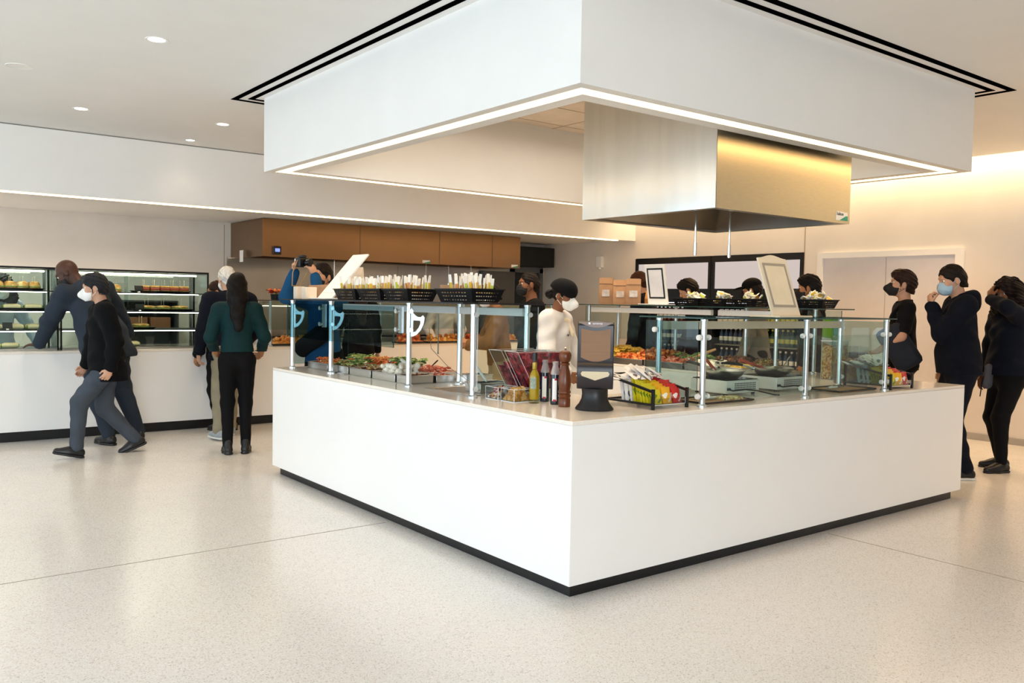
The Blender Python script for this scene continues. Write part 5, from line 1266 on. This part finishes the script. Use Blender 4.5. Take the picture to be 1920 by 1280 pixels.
def person(label_, x, y, face, h=1.75, g=1.0, sk='light', lean=0, twist=0, side=0, pelvis=(0, 0, 0), head=(0, 0, 0), feet=None, kneep=((0, 1, 0), (0, 1, 0)),
           hands=None, elbows=((.6, -.6, -.3), (-.6, -.6, -.3)), hdir=None, palm=None, curl=(.5, .5), female=False, belly=0.,
           top=None, sleeve='long', hem=.86, tight=.0, collar=None, legs=None, shoe=None, shoe2=None, hair=None, hcol='#17120f', mask=None, hat=None, extra=None, hood=False, apron=None):
    """face = heading of the chest in degrees (0 = +X); local frame: x to the person's right, y forward, z up"""
    t = thing('person', label_, 'person', (x, y, 0), math.radians(face-90))
    s = h/1.75; t.scale = (s, s, s)
    R = rot('Z', twist) @ rot('Y', side) @ rot('X', -lean)
    pel = V(0, 0, .955)+V(*pelvis)
    tp = lambda *a: pel+R @ V(*a)
    sw = .172 if female else .192
    waist, chest, nb = tp(0, .0, .13), tp(0, 0, .34), tp(0, -.012, .515)
    shR, shL = tp(sw, -.005, .462), tp(-sw, -.005, .462)
    RH = R @ rot('Z', head[0]) @ rot('X', -head[1]) @ rot('Y', head[2]) if not isinstance(head, np.ndarray) else head
    if len(head) > 3: RH = rot('Z', head[0]) @ rot('X', -head[1]) @ rot('Y', head[2])
    nk = nb+.5*(R @ V(0, 0, .075))+.5*(RH @ V(0, 0, .075))+R @ V(0, .01, 0)
    hc = nk+RH @ V(0, .025, .105)
    hp = lambda *a: hc+RH @ V(*a)
    feet = feet or ((.10, .0), (-.10, .0))
    hipR, hipL = pel+V(.088, 0, -.035), pel+V(-.088, 0, -.035)
    ank = []; toe = []
    for i, f in enumerate(feet):
        fz = f[2] if len(f) > 2 else 0; fa = f[3] if len(f) > 3 else (-8 if i == 0 else 8); pt = f[4] if len(f) > 4 else 0
        ank.append(V(f[0], f[1], .085+fz)); d = rot('Z', fa) @ rot('X', pt) @ V(0, 1, 0); toe.append((d, rot('Z', fa) @ rot('X', pt)))
    kR, aR = ik(hipR, ank[0], .43, .425, kneep[0]); kL, aL = ik(hipL, ank[1], .43, .425, kneep[1])
    hands = hands or ((.27, .02, .80), (-.27, .02, .80))
    eR, wR = ik(shR, hands[0], .285, .262, R @ V(*elbows[0])); eL, wL = ik(shL, hands[1], .285, .262, R @ V(*elbows[1]))
    SKM = skin(sk)
    # ---- body
    F = Field()
    F.ball(hp(0, -.012, .028), (.074, .094, .092), .02, RH).ball(hp(0, .03, -.045), (.057, .062, .07), .03, RH)
    F.ball(hp(0, .062, -.088), (.03, .028, .024), .025, RH).ball(hp(.036, .055, -.02), (.028, .03, .03), .02, RH).ball(hp(-.036, .055, -.02), (.028, .03, .03), .02, RH)
    F.ball(hp(0, .074, .036), (.05, .02, .014), .02, RH)
    F.limb(hp(0, .085, .018), hp(0, .104, -.022), .009, .014, .014).ball(hp(0, .082, -.058), (.026, .014, .012), .012, RH)
    for q in (-1, 1): F.ball(hp(q*.077, -.012, -.012), (.010, .022, .033), .008, RH); F.cut(hp(q*.031, .092, .014), (.015, .014, .010), .008, RH)
    F.limb(nb-R @ V(0, 0, .03), hp(0, -.022, -.045), .058 if not female else .05, .05 if not female else .045, .03)
    F.limb(waist, chest, .12, .13, .06, R @ V(0, 1, 0), 1.35); F.limb(shR-R @ V(.04, 0, 0), shL+R @ V(.04, 0, 0), .055, .055, .06); F.limb(pel, waist, .125, .118, .05, R @ V(0, 1, 0), 1.25)
    for sh, e, w in ((shR, eR, wR), (shL, eL, wL)):
        F.limb(sh, e, .048, .04, .03); F.limb(e, w, .04, .026, .02)
    for hpt, k, a, (td, TR) in ((hipR, kR, aR, toe[0]), (hipL, kL, aL, toe[1])):
        F.limb(hpt, k, .078, .05, .04); F.limb(k, a, .05, .036, .03); F.limb(a+TR @ V(0, 0, -.03), a+TR @ V(0, .12, -.045), .030, .022, .02)
    eyes = []
    for i, (e, w) in enumerate(((eR, wR), (eL, wL))):
        d = (w-e)/np.linalg.norm(w-e)
        if hdir and hdir[i] is not None: d = V(*hdir[i])/np.linalg.norm(hdir[i])
        pn = V(-1 if i == 0 else 1, 0, 0) if not (palm and palm[i] is not None) else V(*palm[i])
        pn = pn-(pn@d)*d; pn /= np.linalg.norm(pn)+1e-9
        ac = np.cross(d, pn)*(1 if i == 0 else -1)      # towards the thumb
        if not (palm and palm[i] is not None) and ac@V(0, 1, 0) < 0: ac = -ac
        c = curl[i]
        F.limb(w, w+d*.05, .024, .028, .012, pn, 1.6); F.limb(w+d*.05+ac*.014, w+d*.088+ac*.018, .026, .017, .01, pn, 1.5); F.limb(w+d*.05-ac*.014, w+d*.082-ac*.02, .024, .016, .01, pn, 1.5)
        for j, (off, L) in enumerate(((.030, .072), (.010, .080), (-.010, .074), (-.029, .058))):
            p0 = w+d*(.088-.004*abs(j-1))+ac*off; a1 = c*1.0+.06*j; a2 = c*2.0+.12*j
            d1 = d*math.cos(a1)+pn*math.sin(a1)+ac*off*.8; d2 = d*math.cos(a2)+pn*math.sin(a2)
            p1 = p0+d1*L*.5; p2 = p1+d2*L*.5
            F.limb(p0, p1, .0088, .008, .004); F.limb(p1, p2, .008, .0068, .004)
        q0 = w+d*.028+ac*.026; q1 = q0+(d*.62+ac*.55+pn*.35)*.042; q2 = q1+(d*.85+ac*.1+pn*(.35+c*.4))*.034
        F.limb(q0, q1, .014, .0105, .008); F.limb(q1, q2, .0105, .008, .004)
    body = put('body', F.mesh(.0066), SKM, t)
    ew = pm('eye_white', '#e9e4dc', .25); ei = pm('eye_dark', '#1d1512', .2)
    for q in (-1, 1):
        e = put('eye', Field().ball(hp(q*.031, .071, .014), (.0125, .0125, .0125)).mesh(.003), ew, body)
        put('iris', Field().ball(hp(q*.031, .0815, .014), (.0055, .004, .0055)).mesh(.0015), ei, e)
    # ---- trousers
    lt = .004
    T = Field(); gg = .5+.5*g
    hipw = (1.06 if female else 1.0)
    T.limb(pel+R @ V(0, 0, .07), pel-V(0, 0, .01), .132*g, .150*g*hipw, .05, (0, 1, 0), 1.28)
    for hpt, k, a, sgn in ((hipR, kR, aR, 1), (hipL, kL, aL, -1)):
        T.limb(hpt-V(0, .015, 0), k, .092*gg+legs[1], .066*gg+legs[1], .05)
        T.limb(k, a+V(0, 0, .01), .066*gg+legs[1], .044+legs[2], .03)
    T.ball(pel+V(.07, -.06, -.04), (.085*gg, .075*gg, .09), .05).ball(pel+V(-.07, -.06, -.04), (.085*gg, .075*gg, .09), .05)
    T.amp = .0045 if legs[1] > .004 else .0016; T.freq = 28
    T.plane(tp(0, 0, .10), R @ V(0, 0, 1))
    lw = legs[3] if len(legs) > 3 else .0
    for f in (aR, aL): pass
    put('trousers', T.mesh(.0085), legs[0], body)
    # ---- shoes
    for i, (a, (td, TR)) in enumerate(((aR, toe[0]), (aL, toe[1]))):
        f = lambda *q: a+TR @ V(*q)
        sh = Field().limb(f(0, -.045, -.045), f(0, .05, -.045), .036, .041, .02).limb(f(0, .05, -.05), f(0, .155, -.056), .041, .03, .03).limb(f(0, -.04, -.03), f(0, -.01, .03 if shoe[1] == 'boot' else -.012), .036, .040, .02).limb(f(0, .0, -.01), f(0, .09, -.045), .032, .03, .03)
        sh.plane(f(0, 0, -.066), TR @ V(0, 0, -1)); so = put('shoe', sh.mesh(.006), shoe[0], body)
        sl = Field().limb(f(0, -.048, -.072), f(0, .05, -.072), .040, .044, .01).limb(f(0, .05, -.072), f(0, .155, -.072), .044, .034, .02)
        sl.plane(f(0, 0, -.064), TR @ V(0, 0, 1)).plane(f(0, 0, -.085), TR @ V(0, 0, -1)); put('sole', sl.mesh(.006), shoe2 or black_plastic, so)
        if shoe[1] == 'boot': put('heel', Field().limb(f(0, -.055, -.07), f(0, -.03, -.07), .034, .034).plane(f(0, 0, -.085), TR @ V(0, 0, -1)).mesh(.006), black_plastic, so)
    # ---- top
    J = Field(); k = tight
    bx = 1.42-.12*(g-1)
    J.limb(waist+R @ V(0, .012*belly, -.02), chest, (.130+.02*belly)*g+k, .150*gg+k, .06, R @ V(0, 1, 0), bx)
    J.ball(tp(0, .06+.035*belly, .08), (.11*g, .08+.03*belly, .13), .08, R) if belly else None
    if female: J.ball(tp(.065, .085, .335), (.06, .05, .058), .05, R).ball(tp(-.065, .085, .335), (.06, .05, .058), .05, R)
    J.limb(shR-R @ V(.05, 0, 0), shL+R @ V(.05, 0, 0), .068*gg+k*.6, .068*gg+k*.6, .06)
    J.limb(tp(.06, -.02, .48), nb+R @ V(.02, -.005, -.005), .055+k*.4, .05+k*.4, .04).limb(tp(-.06, -.02, .48), nb+R @ V(-.02, -.005, -.005), .055+k*.4, .05+k*.4, .04)
    hz = hem-.955
    J.limb(waist, pel+R @ V(0, -.005, min(hz, .05)), (.134+.015*belly)*g+k, .150*g*hipw+k, .06, R @ V(0, 1, 0), 1.30)
    if hz < -.04: J.limb(pel, pel+R @ V(0, -.01, hz-.03)*V(.6, .6, 1), .150*g*hipw+k, .160*g*hipw+k, .05, (0, 1, 0), 1.25)
    for sh, e, w in ((shR, eR, wR), (shL, eL, wL)):
        m_ = .064*gg+k
        if sleeve == 'short': J.limb(sh, sh+(e-sh)*.72, m_, .058+k, .035)
        else: J.limb(sh, e, m_, .052+k, .035); J.limb(e, e+(w-e)*.93, .052+k, .037+k*.8, .025)
    J.amp = .0058 if k > .012 else .0035; J.freq = 25
    J.plane(tp(0, 0, hz), R @ V(0, 0, -1) if hz > -.06 else (0, 0, -1))
    J.cut(nb+R @ V(0, .035, .045), (.058, .06, .055), .012, R)
    tpo = put('jacket' if k > .012 else 'shirt', J.mesh(.0085), top, body)
    if sleeve == 'short':
        for c in (): pass
    if collar is not None:
        Cc = Field(); n = 14; pts = [nb+R @ V(.064*math.sin(2*PI*i/n), .062*math.cos(2*PI*i/n)+.004, .008+.018*(1-math.cos(2*PI*i/n))/2) for i in range(n+1)]
        for a, b in zip(pts, pts[1:]): Cc.limb(a, b, .013, .013, .006)
        put('collar', Cc.mesh(.005), collar, tpo)
    if hood:
        Hd = Field(); n = 12
        for i in range(n):
            a0, a1 = math.radians(60+240*i/n), math.radians(60+240*(i+1)/n)
            q = lambda a: nb+R @ V(.085*math.sin(a), .07*math.cos(a)-.02, .012+.03*(1-math.cos(a))/2)
            Hd.limb(q(a0), q(a1), .032, .032, .02)
        Hd.ball(nb+R @ V(0, -.105, -.02), (.10, .045, .085), .05, R); put('hood', Hd.mesh(.0075), top, tpo)
    # ---- hair and hats
    hm = pm('hair_'+hcol.strip('#'), hcol, .55, var=.22, scale=40, stretch=(1, 1, .25), bump=.25, bscale=120, spec=.18)
    if hair:
        Hf = Field(); th = {'buzz': .004, 'short': .011, 'full': .019, 'long': .016, 'curly': .045, 'bun': .012}[hair]
        Hf.ball(hp(0, -.012, .028), (.076+th*.8, .096+th, .094+th), .02, RH)
        if hair in ('short', 'full', 'buzz'): Hf.limb(hp(0, -.055, -.02), hp(0, -.065, -.065), .068+th*.3, .05, .03)
        if hair == 'full': Hf.ball(hp(0, .035, .085), (.07, .06, .045), .03, RH)
        if hair == 'long':
            Hf.limb(hp(0, -.03, -.02), hp(0, -.075, -.12), .092, .09, .05).limb(hp(0, -.075, -.12), nb+R @ V(.0, -.115, -.10), .09, .062, .05, R @ V(0, 1, 0), 1.5).limb(nb+R @ V(.0, -.115, -.10), nb+R @ V(.01, -.135, -.235), .062, .04, .04, R @ V(0, 1, 0), 1.8)
        if hair == 'curly':
            for q in (-1, 1): Hf.limb(hp(q*.065, -.02, -.01), hp(q*.10, -.01, -.12), .07, .078, .04).limb(hp(q*.10, -.01, -.12), nb+R @ V(q*.13, .03, -.13), .078, .05, .04)
            Hf.limb(hp(0, -.05, 0), nb+R @ V(0, -.12, -.14), .10, .07, .05)
        if hair == 'bun': Hf.ball(hp(0, -.135, -.03), (.045, .042, .042), .01, RH)
        Hf.amp = {'curly': .010, 'full': .0048, 'long': .0025}.get(hair, .0034); Hf.freq = 95 if hair != 'long' else 60
        Hf.cut(hp(0, .115, -.035), (.082 if hair != 'curly' else .07, .095, .115), .012, RH)
        if hair in ('short', 'full', 'buzz', 'bun'):
            Hf.plane(hp(0, -.05, -.078), RH @ V(0, .30, -1))
            for q in (-1, 1): Hf.cut(hp(q*.09, .080, -.040), (.06, .066, .085), .012, RH).cut(hp(q*.088, -.008, -.045), (.045, .026, .062), .010, RH)
        put('hair', Hf.mesh(.0058), hm, body)
    if hat == 'skull':
        Hs = Field().ball(hp(0, -.012, .055), (.098, .116, .088), .02, RH).limb(hp(0, -.05, .03), hp(0, .02, .04), .094, .086, .03).plane(hp(0, .0, .018), RH @ V(0, -.22, -1)); put('skull_cap', Hs.mesh(.006), black_cloth, body)
    if hat == 'cap':
        Hs = Field().ball(hp(0, -.012, .05), (.094, .112, .086), .02, RH).plane(hp(0, .0, .03), RH @ V(0, -.1, -1)); hc_ = put('cap', Hs.mesh(.006), black_cloth, body)
        Br = Field().limb(hp(-.035, .09, .048), hp(.035, .09, .048), .05, .05, .02, RH @ V(0, 0, 1), 7).limb(hp(-.025, .15, .038), hp(.025, .15, .038), .045, .045, .04, RH @ V(0, 0, 1), 7); put('brim', Br.mesh(.0045), black_cloth, hc_)
    # ---- face mask
    if mask:
        mm, kind = mask
        M = Field().ball(hp(0, .046, -.052), (.064, .070, .062), .02, RH)
        if kind == 'peak': M.limb(hp(0, .085, .0), hp(0, .128, -.045), .020, .024, .03).limb(hp(0, .128, -.045), hp(0, .085, -.10), .024, .022, .03)
        else: M.ball(hp(0, .085, -.045), (.05, .04, .055), .03, RH); M.amp = .0015; M.freq = 130
        M.plane(hp(0, .09, .006), RH @ V(0, -.35, 1)).plane(hp(0, .018, 0), RH @ V(0, -1, -.25)).plane(hp(0, 0, -.112), RH @ V(0, 0, -1))
        mo = put('face_mask', M.mesh(.0048), mm, body)
        for q in (-1, 1):
            MB().tube([hp(q*.064, .03, -.022), hp(q*.076, .0, .0), hp(q*.084, -.022, .004), hp(q*.084, -.030, -.02), hp(q*.076, -.01, -.045), hp(q*.062, .03, -.075)], .0022, n=6).build('ear_loop', mm, mo)
    if extra: extra(t, body, dict(pel=pel, tp=tp, hp=hp, nb=nb, wR=wR, wL=wL, R=R, RH=RH, eR=eR, eL=eL, shR=shR, shL=shL, top=tpo))
    return t
black_cloth = cloth('black', '#0a0a0d'); navy = cloth('navy', '#0b101d'); grey_suit = cloth('grey_suit', '#2c343f'); jeans = cloth('grey_jeans', '#434a54'); black_knit = cloth('black_knit', '#08090c', .92)
teal = cloth('teal_blouse', '#072a2c', .7); khaki = cloth('khaki', '#8b8470'); coat_w = cloth('chef_white', '#dedbd9', .8, .08); polo_b = cloth('polo_black', '#0b0b0e'); hoodie = cloth('navy_hoodie', '#0b0f1b', .95)
brown_sw = cloth('brown_sweater', '#7a5530', .95); grey_sh = cloth('grey_shirt', '#77716a'); blue_sh = cloth('blue_shirt', '#17486f'); ltblue = cloth('pale_blue_shirt', '#b9c6d6'); beige_sk = cloth('beige_skirt', '#a08a68'); white_sh = cloth('white_shirt', '#d9d6d2')
shoe_b = pm('shoe_black', '#16171b', .4, var=.1); shoe_g = pm('sneaker_grey', '#9aa3a8', .6, var=.15, scale=30); sole_w = pm('sole_white', '#d8dad8', .6)
slim, reg, wide = .002, .008, .014
# ------------------------------------------------------------------ the people in the room (headings in world degrees)
# man in the suit bending over the back counter
person('bald man in a grey suit bending over the back counter with both hands on it', -.70, 6.20, 104, 1.96, 1.24, 'dark', lean=26, side=-7, twist=8, pelvis=(-.15, -.14, -.03), head=(34, 18, -6),
       feet=((.17, -.12), (-.13, -.17, .0, 8)), hands=((.34, .28, .87), (-.50, .34, .87)), elbows=((.8, -.5, .1), (-.8, -.5, .1)), hdir=((.3, 1, -.05), (-.5, 1, -.05)), palm=((0, 0, -1), (0, 0, -1)), curl=(.12, .12),
       top=grey_suit, hem=.80, tight=.020, collar=white_sh, legs=(grey_suit, reg, .012), shoe=(shoe_b, 'low'), mask=(black_mask, 'flat'))
# man walking past him to the left
person('man in a black jacket and grey jeans walking left, white mask on his face', -.935, 5.42, 176, 1.70, 1.16, 'light', lean=5, head=(-14, 8, 0), pelvis=(0, .0, -.045),
       feet=((.07, -.26, .035, 0, -22), (-.07, .27, .012, 0, 14)), hands=((.24, .16, .80), (-.25, .0, .84)), elbows=((.5, -.8, 0), (-.5, -.9, 0)), hdir=((0, .55, -.8), (0, .5, -.8)), curl=(.7, .7),
       top=black_knit, hem=.76, tight=.024, collar=black_knit, legs=(jeans, reg, .014), shoe=(shoe_b, 'low'), hair='full', hcol='#26272a', mask=(white_mask, 'peak'))
# white-haired man, facing the counter
person('white-haired man in a navy jacket and khaki trousers, standing behind the woman in green', .40, 5.95, 88, 1.80, 1.12, 'light', lean=4, head=(6, 10, 0), pelvis=(0, 0, -.01),
       feet=((.03, .05), (-.19, -.26, 0, 12)), hands=((.26, .20, .98), (-.31, .06, .80)), hdir=(None, (0, .2, -1)), curl=(.5, .5),
       top=navy, hem=.80, tight=.024, legs=(khaki, reg, .012), shoe=(shoe_g, 'low'), shoe2=sole_w, hair='short', hcol='#cfccc6', mask=(white_mask, 'flat'))
# woman in green, seen from behind
person('woman with long dark hair in a dark green blouse and black trousers, seen from behind', .09, 4.88, 72, 1.69, .92, 'tan', lean=2, head=(0, 6, 0), female=True,
       feet=((.085, .0, 0, -10), (-.085, -.02, 0, 10)), hands=((.235, .17, .96), (-.20, .19, .98)), elbows=((.45, -.8, -.5), (-.45, -.8, -.5)), hdir=((-.2, 1, -.2), (.2, 1, -.2)), curl=(.6, .6),
       top=teal, hem=1.0, tight=.010, legs=(black_cloth, slim, .004), shoe=(shoe_b, 'boot'), hair='long', hcol='#0d0807')
# someone mostly hidden behind the white-haired man
person('person in dark clothes with a white mask, mostly hidden behind the white-haired man', .47, 6.42, 100, 1.64, .95, 'tan', lean=0, head=(55, 12, 0), feet=((.10, -.1), (-.10, -.12)), hands=((.25, .12, .86), (-.25, .12, .86)),
       top=black_cloth, hem=.84, tight=.016, legs=(black_cloth, reg, .008), shoe=(shoe_b, 'low'), hair='short', hcol='#2a1712', mask=(white_mask, 'flat'))
# photographer
def camera_prop():
    t = thing('camera', 'black camera held up by the man in blue near the paper bags', 'camera', CAM_AT, math.radians(205))
    MB().box(-.068, -.032, -.045, .068, .032, .042).box(-.03, -.03, .042, .03, .028, .068).build('camera_body', black_plastic, t, bevel=.008)
    MB().cyl((0, .03, -.003), (0, .075, -.003), .034, n=20).cyl((0, .075, -.003), (0, .10, -.003), .036, .038, n=20).build('lens', pm('lens_black', '#0d0d10', .2), t)
    MB().tube([(-.07, 0, .02), (-.10, -.03, -.10), (-.05, -.08, -.22), (.05, -.08, -.22), (.10, -.03, -.10), (.07, 0, .02)], .005, n=6).build('strap', pm('strap_tan', '#b08a5a', .7), t)
px, py, pf = .85, 4.62, 205
def loc(x, y, z, s): a = math.radians(pf-90); return (px+s*(x*math.cos(a)-y*math.sin(a)), py+s*(x*math.sin(a)+y*math.cos(a)), s*z)
hs = 1.80/1.75
CAM_AT = loc(.0, .30, 1.77, hs)
person('man in a blue shirt with a dark sling bag, raising a black camera', px, py, pf, 1.80, 1.05, 'light', lean=0, head=(0, 2, 0), feet=((.12, 0), (-.12, .02)), hands=((.135, .25, 1.70), (-.105, .25, 1.66)), elbows=((.35, .2, -1), (-.35, .2, -1)),
       hdir=((-.4, .5, .75), (.2, .45, .9)), palm=((-1, .1, .1), (1, .1, .3)), curl=(.75, .6), top=blue_sh, hem=.84, tight=.012, legs=(black_cloth, reg, .008), shoe=(shoe_b, 'low'), hair='short', hcol='#1b1512', mask=(black_mask, 'flat'),
       extra=lambda t, b, d: put('sling_bag', Field().limb(d['tp'](.14, .12, .02), d['tp'](-.10, .15, .16), .09, .09, .03, d['R'] @ V(0, 1, 0), 1.3).mesh(.009), black_cloth, b))
camera_prop()
person('person in black trousers standing beyond the salad pans of the left arm', 1.92, 5.95, 80, 1.72, 1.05, 'light', lean=2, head=(20, 10, 0), feet=((.11, .05), (-.11, 0)), hands=((.27, .05, .82), (-.26, .10, .90)), female=True,
       top=black_knit, hem=.86, tight=.012, legs=(black_cloth, reg, .006), shoe=(shoe_b, 'low'), hair='long', hcol='#231713', mask=(white_mask, 'flat'))
# man in black and the woman in brown
person('man with cropped hair and dark mask in a black shirt, behind the woman in brown', 2.72, 3.70, 158, 1.77, 1.10, 'brown', head=(0, 4, 0), lean=1, feet=((.11, .03), (-.11, 0)), hands=((.27, .04, .80), (-.27, .06, .80)),
       top=black_cloth, hem=.84, tight=.010, legs=(black_cloth, reg, .008), shoe=(shoe_b, 'low'), hair='buzz', hcol='#1a1310', mask=(black_mask, 'flat'))
person('short woman in a brown sweater with her hands held together', 2.22, 3.57, 150, 1.665, .98, 'tan', female=True, lean=5, head=(8, 16, 0), feet=((.09, .02), (-.09, 0)), hands=((.05, .33, 1.10), (-.05, .33, 1.12)), elbows=((.8, -.6, -.4), (-.8, -.6, -.4)),
       hdir=((-.4, .7, .4), (.4, .7, .4)), curl=(.8, .8), top=brown_sw, hem=.92, tight=.020, legs=(beige_sk, reg, .02), shoe=(shoe_b, 'low'), hair='short', hcol='#17110f', mask=(white_mask, 'flat'))
# chef inside the island
def chef_bits(t, b, d):
    tp = d['tp']
    put('neck_scarf', Field().limb(tp(.04, .07, .47), tp(-.035, .09, .46), .028, .026, .02).limb(tp(-.03, .10, .45), tp(-.02, .15, .36), .022, .03, .02, d['R'] @ V(0, 1, 0), 1.8).mesh(.006), pm('scarf_cream', '#ecdcc0', .8), d['top'])
    text_mesh('CIA', .026, pm('thread_navy', '#2a2e44', .7), 'coat_lettering', d['top'], frame_M(tp(-.03+.10, .146, .345), d['R'] @ V(-1, 0, 0), d['R'] @ V(0, -.12, 1)))
    MB().sphere(tuple(d['hp'](-.078, .0, -.052)), .006, 8, 6).build('earring', pm('pearl', '#efe6d8', .2), b)
person('chef in a white coat, black skull cap and white mask standing inside the island', 1.80, 2.275, -62, 1.655, 1.12, 'brown', female=True, lean=3, head=(-6, 14, 0), feet=((.10, 0), (-.10, 0)), hands=((.22, .22, .98), (-.22, .22, .98)), elbows=((.8, -.6, -.2), (-.8, -.6, -.2)),
       top=coat_w, hem=.80, tight=.022, collar=coat_w, legs=(black_cloth, reg, .01), shoe=(shoe_b, 'low'), hair='bun', hcol='#120d0c', mask=(white_mask, 'peak'), hat='skull', extra=chef_bits)
# queue along the far right arm
Q = 112
person('man with reddish-brown hair in a dark jacket, partly behind the kraft paper bags', 5.12, 4.40, Q, 1.88, 1.05, 'light', head=(8, 14, 0), lean=3, feet=((.11, 0), (-.11, 0)), hands=((.27, .05, .82), (-.27, .08, .84)), top=navy, hem=.80, tight=.02, legs=(black_cloth, reg, .008), shoe=(shoe_b, 'low'), hair='short', hcol='#4a2a1a', mask=(black_mask, 'flat'))
person('person with thick black hair looking down, behind the first sugar basket', 5.25, 3.66, Q+6, 1.80, 1.0, 'light', head=(6, 26, 0), lean=4, feet=((.11, 0), (-.11, 0)), hands=((.25, .16, .92), (-.25, .16, .92)), top=black_cloth, hem=.84, tight=.016, legs=(black_cloth, reg, .008), shoe=(shoe_b, 'low'), hair='full', hcol='#120f0e')
person('person in a black baseball cap and grey shirt, behind the cream sign', 5.36, 2.90, Q, 1.78, 1.08, 'tan', head=(4, 10, 0), lean=2, feet=((.11, 0), (-.11, 0)), hands=((.27, .02, .80), (-.26, .10, .90)), top=grey_sh, hem=.88, tight=.014, legs=(black_cloth, reg, .008), shoe=(shoe_b, 'low'), hair='short', hcol='#17110f', hat='cap', mask=(black_mask, 'flat'))
person('man with black hair and a black mask behind the rightmost sugar basket', 5.20, 2.06, Q, 1.80, 1.02, 'tan', head=(0, 8, 0), lean=2, feet=((.11, 0), (-.11, 0)), hands=((.27, .03, .82), (-.27, .05, .82)), top=black_cloth, hem=.82, tight=.016, legs=(black_cloth, reg, .008), shoe=(shoe_b, 'low'), hair='full', hcol='#0f0d0c', mask=(black_mask, 'peak'))
# man in the black polo with a shoulder bag
def sling(t, b, d):
    tp = d['tp']; bag_ = MB().obox(tp(-.28, .06, .12), .13, .24, .42, Matrix.Rotation(math.radians(-32), 3, 'X')).build('shoulder_bag', cloth('bag_charcoal', '#292c35', .9), b, bevel=.045)
    MB().tube([tuple(tp(-.26, .14, .36)), tuple(tp(-.22, .10, .44)), tuple(tp(-.16, .02, .53)), tuple(tp(-.14, -.06, .52))], .014, n=8).build('bag_strap', black_cloth, bag_)
person('man in a black polo shirt and black peaked mask with a charcoal shoulder bag', 5.30, 1.16, 126, 1.83, 1.05, 'light', head=(0, -2, 0), feet=((.11, 0), (-.11, 0)), hands=((.27, .04, .82), (-.28, .26, 1.02)), elbows=((.5, -.6, -.3), (-.7, -.7, -.3)),
       top=polo_b, sleeve='short', hem=.86, tight=.012, collar=polo_b, legs=(black_cloth, reg, .008), shoe=(shoe_b, 'low'), hair='full', hcol='#2b1b14', mask=(black_mask, 'peak'), extra=sling)
# man in the navy hoodie, hand at his chin
def hoodie_bits(t, b, d):
    tp = d['tp']
    for q in (0, 1): MB().tube([tuple(tp(.035-.03*q, .135, .44)), tuple(tp(.03-.03*q, .158, .40)), tuple(tp(.035-.03*q, .165, .36))], .006, n=6).build('draw_cord', white_sh, d['top'])
person('man in a navy hoodie and pale blue mask holding his hand to his chin', 4.98, .46, 128, 1.87, 1.16, 'light', head=(10, 16, 0), lean=2, belly=.6, feet=((.12, .0), (-.12, -.05)), hands=((.27, .06, .84), (-.03, .235, 1.42)), elbows=((.5, -.6, -.3), (-.12, .05, -1)),
       hdir=(None, (.15, .15, 1)), palm=(None, (.2, -1, .1)), curl=(.5, 1.0), top=hoodie, hem=.86, tight=.024, legs=(navy, wide, .016), shoe=(shoe_b, 'low'), shoe2=sole_w, hair='short', hcol='#1a130f', mask=(blue_mask, 'flat'), hood=True, extra=hoodie_bits)
# woman at the right edge of the picture
def purse(t, b, d):
    tp = d['tp']; p = put('belt_bag', Field().limb(tp(.0, .19, .0), tp(.0, .20, -.14), .045, .05, .02, d['R'] @ V(1, 0, 0), 2.0).mesh(.008), pm('pouch_grey', '#4a4a52', .8), b)
    MB().tube([tuple(tp(.0, .20, .04)), tuple(tp(.0, .255, -.12)), tuple(tp(.0, .27, -.26))], .005, n=6).build('bag_cord', black_cloth, p)
person('woman with long dark curly hair in a navy jacket, one hand raised to her hair', 5.68, .34, 150, 1.74, 1.22, 'brown', female=True, head=(10, 8, 0), feet=((.13, -.06, 0, -20), (-.10, .10, 0, 6)), hands=((.27, .06, .82), (-.02, .22, 1.60)), elbows=((.5, -.6, -.3), (-.9, .2, -.2)),
       hdir=(None, (.35, -.2, .8)), palm=(None, (.1, -1, 0)), curl=(.5, .35), top=navy, hem=.90, tight=.018, legs=(black_cloth, slim, .002), shoe=(shoe_b, 'low'), hair='curly', hcol='#1c120f', extra=purse)
# staff behind the counters
person('baker in a pale blue shirt behind the left pastry case', -1.52, 7.85, 290, 1.66, 1.05, 'dark', head=(-10, 18, 0), lean=6, feet=((.11, 0), (-.11, 0)), hands=((.25, .25, .95), (-.30, .30, .98)), top=ltblue, hem=.86, tight=.014, legs=(black_cloth, reg, .008), shoe=(shoe_b, 'low'), hair='curly', hcol='#14100e', mask=(white_mask, 'flat'))
person('cook in a pale shirt bending behind the kitchen guard', 4.35, 7.86, 250, 1.62, 1.05, 'tan', head=(0, 24, 0), lean=10, feet=((.11, 0), (-.11, 0)), hands=((.22, .30, .98), (-.22, .30, .98)), top=white_sh, hem=.86, tight=.016, legs=(black_cloth, reg, .008), shoe=(shoe_b, 'low'), hair='short', hcol='#17110f', mask=(white_mask, 'flat'), hat='skull')
